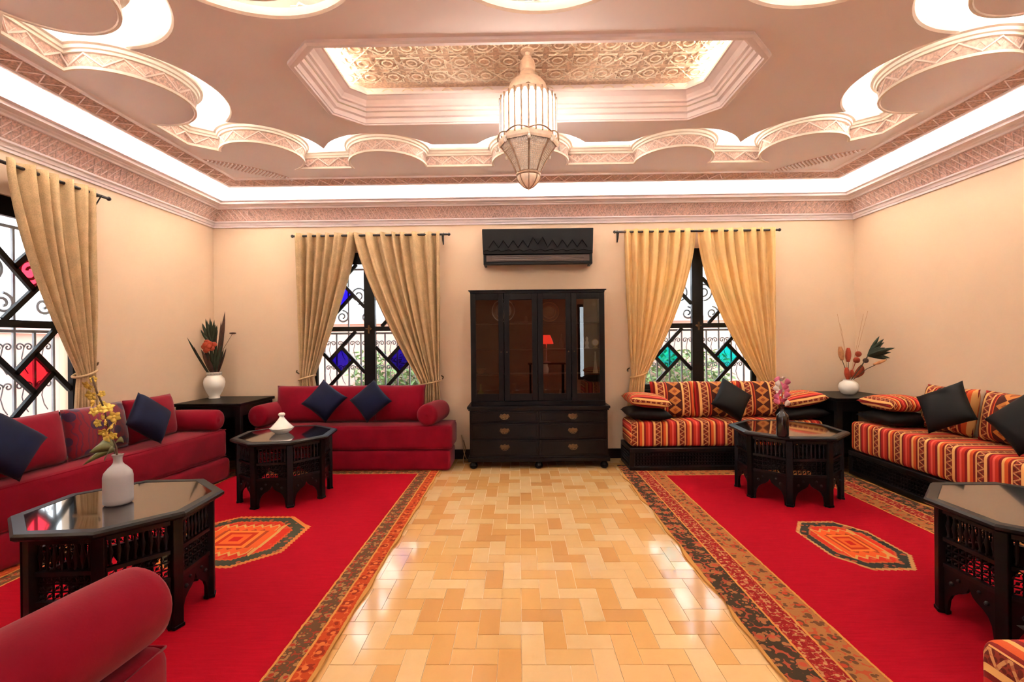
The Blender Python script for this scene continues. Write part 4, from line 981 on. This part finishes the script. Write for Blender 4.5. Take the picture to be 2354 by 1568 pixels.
# ================================================================== CHANDELIER
def chandelier():
    Yc = 3.53; xc = at(1214, 300, Yc).x; zz = lambda py: at(1214, py, Yc).z
    base = zz(438); root = empty('chandelier', (xc, Yc, base), 0, 'white glass rod lantern chandelier with beaded cone hanging from the coffer', 'chandelier')
    L = lambda py: zz(py)-base
    g_ = NT('lit_glass_rod'); e_ = g_.n('ShaderNodeEmission', {0: rgb((255, 248, 238)), 1: .42}); t_ = g_.n('ShaderNodeBsdfTransparent', {0: (.9, .9, .9, 1)})
    lw_ = g_.n('ShaderNodeLayerWeight', {'Blend': .5}); mx_ = g_.n('ShaderNodeMixShader', {0: .55, 1: t_, 2: e_}); g_.t.links.new(mx_.outputs[0], g_.out.inputs[0]); MT['rodglass'] = g_.m
    pale = simple('pale_gilt_metal', (238, 218, 196), .45, metal=.15, var=.12, scale=30); bead = simple('crystal_beads', (240, 230, 218), .2, var=.2, scale=80, coat=.5); rim = simple('tarnished_silver', (168, 140, 116), .35, metal=.6, var=.25, scale=40)
    top = ZU+.262-base
    m = MB(); m.lathe([(.05, top), (.05, top-.012), (.018, top-.02), (.012, top-.05), (.012, L(150))], 16); m.build('ceiling_rose', pale, root, smooth=40)
    m = MB(); m.lathe([(0, L(128)), (.03, L(131)), (.052, L(142)), (.06, L(156)), (.05, L(164)), (.058, L(168)), (.066, L(180)), (.105, L(186)), (.135, L(196)), (.145, L(206)), (.15, L(213)), (.145, L(216)), (.12, L(212)), (0, L(205))], 24); dome = m.build('dome_cap', pale, root, smooth=50)
    m = MB()
    for k in range(8):
        a = k*PI/4; m.tube([(.146*math.cos(a+t*PI/32), .146*math.sin(a+t*PI/32), L(213)-.03*math.sin(PI*t/8)) for t in range(9)], .006, 5)
    m.build('scalloped_brim', rim, dome)
    m = MB(); m.lathe([(.13, L(215)), (.175, L(220)), (.205, L(232)), (.21, L(240)), (.2, L(240)), (.17, L(226)), (.12, L(219))], 28); m.build('shoulder', pale, root, smooth=60)
    n = 26
    rm = MB(); h0, h1 = L(322), L(232); rm.lathe([(0, 0), (.014, .004), (.0195, .02), (.0205, (h1-h0)*.5), (.0195, h1-h0-.02), (.012, h1-h0), (0, h1-h0)], 8); rme = rm.mesh('glass_rod', MT['rodglass'], True)
    for k in range(n):
        a = 2*PI*k/n; link('glass_rod', rme, root, (.198*math.cos(a), .198*math.sin(a), h0))
    wm = MB(); wm.tube([(0, 0, h0-.01), (0, 0, h1+.01)], .006, 4); wme = wm.mesh('divider_wire', rim)
    for k in range(n):
        a = 2*PI*(k+.5)/n; link('divider_wire', wme, root, (.212*math.cos(a), .212*math.sin(a), 0))
    m = MB(); m.lathe([(.19, L(318)), (.218, L(320)), (.226, L(326)), (.226, L(333)), (.216, L(338)), (.205, L(336)), (.19, L(330))], 8); crown = m.build('crown_ring', pale, root)
    m = MB()
    for k in range(8):
        a0, a1 = 2*PI*k/8, 2*PI*(k+1)/8
        m.tube([(.228*math.cos(a0+(a1-a0)*t/8), .228*math.sin(a0+(a1-a0)*t/8), L(324)+.022*math.sin(PI*t/8)) for t in range(9)], .0055, 5)
    m.build('crown_scallops', rim, crown)
    prof = [(.2, L(338)), (.185, L(345)), (.15, L(360)), (.12, L(376)), (.098, L(390)), (.085, L(399))]
    m = MB(); m.lathe([(r-.004, z) for r, z in prof], 8, cap=False); m.build('cone_lining', pale, root)
    for k in range(8):      # beaded panels of the cone, one per side
        m = MB(); a0, a1 = 2*PI*k/8, 2*PI*(k+1)/8
        for i in range(22):
            t = i/21; f = t*(len(prof)-1); q = min(int(f), len(prof)-2); e = f-q; r = prof[q][0]*(1-e)+prof[q+1][0]*e; z = prof[q][1]*(1-e)+prof[q+1][1]*e
            p, s_ = Vector((r*math.cos(a0), r*math.sin(a0), z)), Vector((r*math.cos(a1), r*math.sin(a1), z)); nb = max(3, int((s_-p).length/.0135))
            for b in range(1, nb): m.ball(p+(s_-p)*(b/nb), .0056, 5, 3)
        tag(m.build('bead_panel', bead, root), kind='stuff')
        m = MB(); m.tube([(r*1.02*math.cos(a0), r*1.02*math.sin(a0), z) for r, z in prof], .006, 5); m.build('cone_rib', rim, root, smooth=True)
        m = MB(); m.ball((.236*math.cos(a0), .236*math.sin(a0), L(343)), .013, 8, 6, (1, 1, 1.3)); m.tube([(.232*math.cos(a0), .232*math.sin(a0), L(333)), (.236*math.cos(a0), .236*math.sin(a0), L(340))], .003, 4); m.build('crystal_drop', bead, root, smooth=True)
    m = MB(); m.lathe([(.082, L(397)), (.092, L(399)), (.094, L(403)), (.086, L(406)), (.08, L(404))], 16); m.build('cap_ring', rim, root, smooth=50)
    m = MB(); m.lathe([(.086, L(405)), (.084, L(412)), (.066, L(421)), (.04, L(429)), (.014, L(433)), (.006, L(436)), (0, L(440))], 16); cup = m.build('bottom_cup', pale, root, smooth=50)
    for k in range(8):
        a0 = 2*PI*k/8; m = MB(); m.tube([(r*math.cos(a0), r*math.sin(a0), z) for r, z in ((.088, L(405)), (.086, L(412)), (.068, L(421)), (.042, L(429)), (.01, L(434)))], .004, 4); m.build('cup_rib', rim, cup)
    bl = bpy.data.lights.new('bulb', 'POINT'); bl.energy = BULB; bl.color = (1, .93, .84); bl.shadow_soft_size = .1
    bo = bpy.data.objects.new('bulb', bl); COL.objects.link(bo); bo.parent = root; bo.location = (0, 0, h0+.09)
chandelier()

# ================================================================== PLANTS AND VASES
def blade(m, a, b, w, bend=(0, 0, 0), n=7, side=None, thick=.0015):
    """leaf from a to b with width w, bent by a vector at mid length"""
    a, b, bend = Vector(a), Vector(b), Vector(bend); d = (b-a).normalized(); sd = Vector(side) if side else d.cross(Vector((0, 1, 0)))
    if sd.length < 1e-4: sd = Vector((1, 0, 0))
    sd.normalize(); nn = d.cross(sd).normalized(); vs = []; fs = []
    for i in range(n+1):
        t = i/n; c = a+(b-a)*t+bend*(4*t*(1-t)); ww = w/2*(math.sin(PI*min(1, t*.93+.07))**.75)*(1 if i < n else .05)
        vs += [c-sd*ww+nn*ww*.3, c-nn*thick, c+sd*ww+nn*ww*.3, c+nn*thick]
    for i in range(n):
        k = i*4
        for q in range(4): fs.append((k+q, k+(q+1) % 4, k+4+(q+1) % 4, k+4+q))
    fs += [(0, 1, 2, 3), (n*4+3, n*4+2, n*4+1, n*4)]
    return m.add(vs, fs)
def vase(nm, prof, mat, c, label, seg=28, extra=None):
    root = empty(nm, c, 0, label, 'vase'); MB().lathe(prof, seg, cap=True).build('body', mat, root, smooth=50)
    return root
# white urn with dried arrangement on the left corner table
c = at(493, 912, 5.72); c = Vector((c.x, 5.72, .831)); v1 = vase('vase', [(.055, 0), (.062, .01), (.056, .03), (.085, .08), (.112, .15), (.118, .2), (.108, .245), (.08, .275), (.074, .285), (.08, .29), (.08, .318), (.084, .326), (.074, .326), (.07, .29)], MT['ceramic'], c, 'white ceramic urn on the black table in the back left corner')
MB().lathe([(.0805, .291), (.0825, .294), (.0825, .312), (.0805, .315)], 24, cap=False).build('neck_band', simple('grey_relief_band', (176, 168, 156), .5, var=.3, scale=60), v1, smooth=True)
bq = empty('dried_bouquet', c+Vector((0, 0, .30)), 0, 'dark dried bouquet with a rust flower standing in the white urn', 'flowers')
def pxo(px, py, Y, o): return at(px, py, Y)-o
o = Vector(bq.location); S = lambda px, py, dy=0: pxo(px, py, 5.72+dy, o)
for i, (px, py, dy, w, bx, mt) in enumerate([(517, 716, 0, .06, .02, 'drybrown'), (508, 738, -.05, .055, .03, 'drybrown'), (500, 752, .05, .035, -.01, 'drybrown'), (430, 776, -.32, .035, -.02, 'leafdark'), (446, 797, -.25, .03, -.03, 'drybrown'), (520, 800, .03, .03, .02, 'drybrown'), (452, 812, -.2, .035, -.02, 'leafdark'), (512, 775, -.03, .03, .01, 'leafdark')]):
    m = MB(); blade(m, (0, 0, -.1), S(px, py, dy), w, (bx, 0, .03)); m.build('leaf', MT[mt], bq, smooth=True)
for i in range(16):
    a = R(15+150*i/15); p = S(481+20*math.cos(a), 772-30*math.sin(a)-8*math.sin(i*2.1), .05*math.sin(i*1.7)); m = MB(); blade(m, S(487, 792), p+Vector((0, 0, .03)), .036, (.01*math.cos(a), 0, 0)); m.build('leaf', MT['leafdark'], bq, smooth=True)
for i in range(14):
    a = i*1.9; m = MB(); p = S(488+26*math.cos(a), 805+22*math.sin(a), .05*math.sin(a*2)); blade(m, (0, 0, -.05), p, .05, (0, 0, .02)); m.build('leaf', MT['drybrown' if i % 3 else 'leafdark'], bq, smooth=True)
m = MB()
for i in range(9):
    a = i*2.4; r = .025+.05*i/9; cc = S(480, 796, -.08); m.ball(cc+Vector((r*math.cos(a), -.03+.03*i/9, r*math.sin(a)*.9)), .04, 8, 5, (1, .35, .8))
m.build('rust_flower', MT['rust'], bq, smooth=True)
m = MB(); m.tube([(0, 0, 0), S(515, 800, .02), S(534, 768, .02)], .003, 4); m.build('stem', MT['stem'], bq)
m = MB(); m.ball(S(535, 766, .02), .04, 10, 5, (1.1, .6, .32)); m.build('seed_pod', MT['drybrown'], bq, smooth=True)
# round white vase on the right corner table
c = Vector((at(1951, 908, 5.6).x, 5.6, .831)); v2 = vase('vase', [(.05, 0), (.075, .015), (.1, .06), (.104, .095), (.09, .135), (.06, .158), (.052, .166), (.056, .178), (.046, .178), (.044, .16)], MT['ceramic'], c, 'round white ceramic vase on the black table in the back right corner')
bq = empty('dried_bouquet', c+Vector((0, 0, .16)), 0, 'dried bouquet of tan seed heads with a green frond in the round vase', 'flowers')
o = Vector(bq.location); S = lambda px, py, dy=0: pxo(px, py, 5.6+dy, o)
for px0, py0, px1, py1, r in ((1931, 797, 1936, 828, .032), (1950, 800, 1950, 832, .03), (2008, 838, 2036, 828, .018), (1946, 845, 1949, 872, .03), (1958, 850, 1960, 868, .022)):
    dd = -.35 if px0 > 2000 else -.03; a, b = S(px0, py0, dd), S(px1, py1, dd); m = MB(); m.tube([a+(b-a)*(k/8) for k in range(9)], [r*(.35+.65*math.sin(PI*(.08+.84*k/8))) for k in range(9)], 8); m.build('seed_head', MT['tan' if px0 < 1945 or px0 > 2000 else 'rust'], bq, smooth=True)
    m = MB(); m.tube([(0, 0, -.03), b*.5+Vector((0, 0, .02)), b], .004, 4); m.build('stem', MT['stem'], bq)
for px, py, r in ((1973, 814, .034), (1969, 828, .036), (1990, 829, .03)):
    m = MB(); m.ball(S(px, py), r, 10, 7); m.tube([(0, 0, -.03), S(px, py)*.5, S(px, py)], .004, 4); m.build('berry', MT['rust'] if px < 1980 else MT['drybrown'], bq, smooth=True)
m = MB(); m.tube([(0, 0, -.03), S(1980, 842, -.15), S(1994, 820, -.3)], .006, 5); m.build('stem', MT['stem'], bq)
for i in range(15):
    a = -.35+1.25*i/14; L_ = .22+.06*math.sin(i*2.3); p0 = S(1994, 818, -.3); d = Vector((math.cos(a), .25*math.sin(i*2.9), math.sin(a)+.15)).normalized(); m = MB(); blade(m, p0, p0+d*L_, .042, (0, 0, .01)); m.build('frond_leaf', MT['leafdark'], bq, smooth=True)
m = MB(); blade(m, S(1962, 868), S(1982, 838), .1, (.02, 0, 0)); m.build('leaf', MT['rust'], bq, smooth=True)
for px, py in ((1925, 722), (1985, 722), (1995, 715), (1932, 745)):
    m = MB(); m.tube([(0, 0, -.02), S(px, py)*.5+Vector((.01, 0, .02)), S(px, py)], .0016, 4); m.build('twig', MT['tan'], bq)
# grey bottle vase with yellow orchid on the near left table
c = Vector((at(272, 1160, 2.55).x, 2.55, .631)); v3 = vase('vase', [(.058, 0), (.066, .008), (.067, .03), (.067, .15), (.062, .172), (.045, .195), (.028, .212), (.021, .225), (.02, .245), (.025, .262), (.028, .268), (.02, .268), (.016, .24)], MT['greyceramic'], c, 'grey glazed bottle vase on the near left table')
bq = empty('orchid_spray', c+Vector((0, 0, .24)), 0, 'yellow orchid spray with olive leaves in the grey bottle vase', 'flowers')
o = Vector(bq.location); S = lambda px, py, dy=0: pxo(px, py, 2.55+dy, o)
stem = [(0, 0, -.1), S(268, 1030), S(250, 985, .0), S(240, 940, -.02), S(222, 900, -.04), S(212, 868, -.05)]
m = MB(); m.tube(stem, .0045, 6); m.build('stem', MT['stem'], bq, smooth=True)
m = MB(); m.tube([(0, 0, -.05), S(262, 1035, .03), S(256, 1010, .04), S(262, 970, .06)], .0035, 5); m.build('stem', MT['stem'], bq, smooth=True)
def blossom(scale):
    m = MB()
    for k in range(5):
        a = 2*PI*k/5; e = Vector((math.cos(a), -.25, math.sin(a))).normalized(); blade(m, e*.004, e*.034*scale, .026*scale, (0, -.004, 0), 5)
    m.ball((0, -.008*scale, 0), .008*scale, 7, 5); return m
bl_ = [blossom(s_).mesh('blossom', MT['yellow'], True) for s_ in (1.0, .8, .62)]
rnd = random.Random(5)
for i, (px, py) in enumerate([(213, 872), (205, 884), (222, 893), (212, 908), (232, 905), (218, 925), (236, 930), (228, 942), (250, 940), (212, 948), (240, 958), (262, 957), (246, 972), (228, 972), (258, 985), (238, 992), (268, 968), (250, 1003), (276, 958), (262, 1000)]):
    link('blossom', bl_[0 if i in (1, 3, 5, 8, 11, 14, 17) else 1 if i % 2 else 2], bq, S(px, py, rnd.uniform(-.05, .04)), (rnd.uniform(-.7, .7), rnd.uniform(0, 6), rnd.uniform(-.9, .9)))
for p0, p1, w, dy in (((262, 1035), (190, 1070), .06, -.05), ((262, 1030), (205, 1040), .07, -.03), ((262, 1028), (228, 1020), .05, .02), ((263, 1035), (240, 1060), .05, -.06), ((262, 1025), (285, 1018), .035, .03)):
    m = MB(); blade(m, S(p0[0], p0[1]), S(p1[0], p1[1], dy), w, (0, 0, .025), 8, (0, .6, .8)); m.build('leaf', MT['leaf'], bq, smooth=True)
# dark bottle with pink flower on the far right table
c = Vector((at(1799, 1002, 4.20).x, 4.20, .636)); v4 = vase('bottle', [(.045, 0), (.05, .008), (.05, .16), (.046, .185), (.026, .205), (.017, .22), (.016, .26), (.02, .265), (.02, .275), (.013, .275), (.012, .2)], MT['bottle'], c, 'dark glass bottle on the octagonal table in front of the striped banquette')
v4['category'] = 'bottle'
bq = empty('pink_flower', c+Vector((0, 0, .26)), 0, 'pink ruffled flower standing in the dark bottle', 'flowers'); o = Vector(bq.location); S = lambda px, py, dy=0: pxo(px, py, 4.20+dy, o)
m = MB(); m.tube([(0, 0, -.12), S(1798, 925), S(1797, 895)], .004, 5); m.build('stem', MT['stem'], bq)
for i in range(16):
    a = i*2.4; t = i/16; p = S(1797+7*math.cos(a), 932-60*t, .03*math.sin(a)); e = Vector((math.cos(a), .6*math.sin(a), .5)).normalized(); m = MB(); blade(m, p, p+e*.055, .055, (0, 0, .015)); m.build('petal', MT['pinkfl'] if i % 3 else MT['ceramic'], bq, smooth=True)
# white tagine on the far left table
c = Vector((at(648, 996, 4.60).x, 4.60, .618)); tg = empty('tagine', c, 0, 'white ceramic tagine with conical lid on the far left octagonal table', 'tagine')
MB().lathe([(.06, 0), (.065, .006), (.085, .02), (.105, .04), (.112, .052), (.106, .054), (.09, .04), (0, .02)], 28).build('dish', MT['ceramic'], tg, smooth=50)
MB().lathe([(.1, .052), (.098, .06), (.075, .085), (.048, .115), (.03, .14), (.021, .155), (.02, .162), (.03, .172), (.032, .185), (.024, .196), (0, .2)], 28).build('lid', MT['ceramic'], tg, smooth=60)
# ================================================================== THINGS IN THE CABINET
xa, xb, yu, SH, zf = CAB
def cabitem(nm, px, zb, prof, mat, label, cat, y=5.76):
    x = at(px, 780, y).x; r = empty(nm, (x, y, zb+.0005), 0, label, cat, 'pieces in the display cabinet'); MB().lathe(prof, 18).build('body', mat, r, smooth=50); return r
gl = glassy('pale_glassware', (.8, .84, .8, 1), .2); green = simple('green_glass', (130, 160, 60), .15, coat=.5); amberp = simple('amber_plate', (170, 112, 56), .35, var=.3, scale=20); yel = simple('yellowed_brass', (176, 150, 90), .4, metal=.5)
def plate(px, py, r, mat, label):
    p = at(px, py, 5.86); o = empty('plate', (p.x, 5.86, SH[2]+.0095), 0, label, 'plate', 'plates in the display cabinet')
    mm = Matrix.Translation((0, 0, r)) @ Matrix.Rotation(R(82), 4, 'X')
    MB().lathe([(0, .0), (r*.6, 0), (r*.66, .012), (r, .022), (r, .026), (r*.64, .017), (r*.58, .006), (0, .006)], 32, m=mm).build('dish', mat, o, smooth=40)
    MB().lathe([(r*.7, .0205), (r*.74, .022), (r*.9, .0265), (r*.92, .026)], 32, m=mm, cap=False).build('painted_band', simple('plate_band_'+label[:5], (120, 104, 84) if mat is MT['ceramic'] else (110, 64, 34), .4), o)
plate(1157, 700, .145, MT['ceramic'], 'white patterned plate on the top shelf of the cabinet'); plate(1262, 705, .125, amberp, 'amber patterned plate on the top shelf of the cabinet')
cabitem('bottle', 1104, zf, [(.03, 0), (.042, .01), (.045, .05), (.035, .085), (.014, .12), (.009, .18), (.012, .19), (.007, .19)], green, 'green glass bottle at the bottom left of the cabinet', 'bottle')
cabitem('goblet', 1179, zf, [(.035, 0), (.035, .005), (.006, .012), (.006, .09), (.03, .11), (.04, .16), (.038, .19), (.036, .16), (.026, .115)], gl, 'clear stemmed goblet at the bottom of the cabinet', 'glass')
cabitem('decanter', 1254, zf, [(.03, 0), (.04, .01), (.036, .06), (.014, .11), (.01, .2), (.014, .21), (.009, .21)], gl, 'slim clear decanter at the bottom of the cabinet', 'decanter')
cabitem('goblet', 1278, zf, [(.035, 0), (.035, .005), (.007, .012), (.007, .05), (.034, .07), (.038, .13), (.034, .13), (.03, .075)], gl, 'short clear goblet beside the decanter', 'glass')
cabitem('tumbler', 1296, zf, [(.026, 0), (.03, .004), (.034, .1), (.031, .1), (.027, .01), (0, .008)], gl, 'clear tumbler at the bottom right of the middle door', 'glass')
cabitem('jug', 1253, SH[0]+.009, [(.03, 0), (.04, .02), (.042, .06), (.03, .09), (.03, .11), (.034, .115), (.026, .11)], MT['ceramic'], 'small white jug on the low shelf of the cabinet', 'jug')
cabitem('vase', 1368, SH[0]+.009, [(.03, 0), (.032, .01), (.02, .08), (.012, .16), (.008, .25), (.012, .26), (.006, .26)], MT['ceramic'], 'tall narrow white vase behind the right cabinet door', 'vase')
cabitem('bowl', 1104, SH[0]+.009, [(.025, 0), (.03, .005), (.06, .04), (.068, .06), (.063, .06), (.03, .012)], simple('terracotta_bowl', (150, 90, 62), .5), 'small terracotta bowl behind the left cabinet door', 'bowl')
cabitem('bottle', 1291, SH[1]+.009, [(.028, 0), (.03, .01), (.03, .1), (.012, .13), (.01, .18), (.006, .18)], MT['bottle'], 'dark bottle on the middle shelf of the cabinet', 'bottle')
cabitem('figurine', 1349, SH[1]+.009, [(.03, 0), (.03, .01), (.018, .03), (.024, .07), (.012, .1), (.018, .125), (0, .15)], MT['ceramic'], 'small white figurine behind the right cabinet door', 'figurine')
r = cabitem('clock', 1368, SH[1]+.009, [(.03, 0), (.03, .012), (.012, .02), (.012, .03)], yel, 'small brass clock behind the right cabinet door', 'clock')
MB().lathe([(0, 0), (.042, 0), (.045, .006), (.045, .024), (0, .024)], 20, m=Matrix.Translation((0, .012, .072)) @ Matrix.Rotation(PI/2, 4, 'X')).build('clock_case', yel, r, smooth=40); r = r.children[-1]
MB().lathe([(0, 0), (.036, 0), (.036, .002), (0, .002)], 20, m=Matrix.Translation((0, -.0122, .072)) @ Matrix.Rotation(PI/2, 4, 'X')).build('clock_face', MT['ceramic'], r)
cabitem('ornament', 1210, SH[2]+.009, [(.02, 0), (.026, .01), (.016, .03), (.022, .055), (0, .08)], gl, 'small clear ornament on the top shelf of the cabinet', 'ornament')
# loose cable beside the banquette
m = MB(); p0 = at(1040, 1010, 5.88)
pts = [(-.735, 5.93, .32), (-.71, 5.90, .22), (-.70, 5.87, .12), (-.66, 5.83, .03), (-.60, 5.80, .012), (-.62, 5.72, .012), (-.69, 5.74, .012), (-.70, 5.82, .04), (-.68, 5.9, .16), (-.72, 5.94, .28)]
sm = []
for i in range(len(pts)-1):
    for k in range(4): t = k/4; sm.append(tuple(a+(b-a)*t for a, b in zip(pts[i], pts[i+1])))
m.tube(sm, .006, 6); tag(m.build('cable', simple('tan_cable', (150, 120, 84), .6), smooth=True), 'loose tan cable between the red banquette and the black cabinet', 'cable')
# ================================================================== HALL LAMPS (seen as reflections in the cabinet glass)
def lamp(nm, x, y, zb, h, label, cat):
    r = empty(nm, (x, y, zb), 0, label, cat, 'red shaded lamps in the hall'); b = MB(); b.lathe([(.12, 0), (.12, .02), (.03, .04), (.016, .08), (.016, h-.2), (.008, h-.18)], 16); b.build('stand', MT['ceramic'], r, smooth=40)
    s = MB(); s.lathe([(.2, h-.24), (.11, h), (.106, h), (.196, h-.24)], 24, cap=False); s.build('shade', MT['shadered'], r, smooth=True)
lamp('floor_lamp', 1.95, -1.3, 0, 2.15, 'white floor lamp with red shade reflected in the right cabinet door', 'lamp')
t_ = empty('console_table', (.75, -1.6, 0), 0, 'brown wooden console in the hall under a red shaded lamp', 'table')
MB().box(-.5, .5, -.2, .2, .86, .9).build('tabletop', simple('brown_wood', (120, 72, 44), .45), t_, bevel=.004)
for a in (-.46, .42):
    for b in (-.18, .14): MB().box(a, a+.04, b, b+.04, 0, .86).build('leg', MT['ebony'], t_)
lamp('table_lamp', .75, -1.6, .9, .75, 'small red shaded lamp on the hall console reflected in the middle cabinet door', 'lamp')
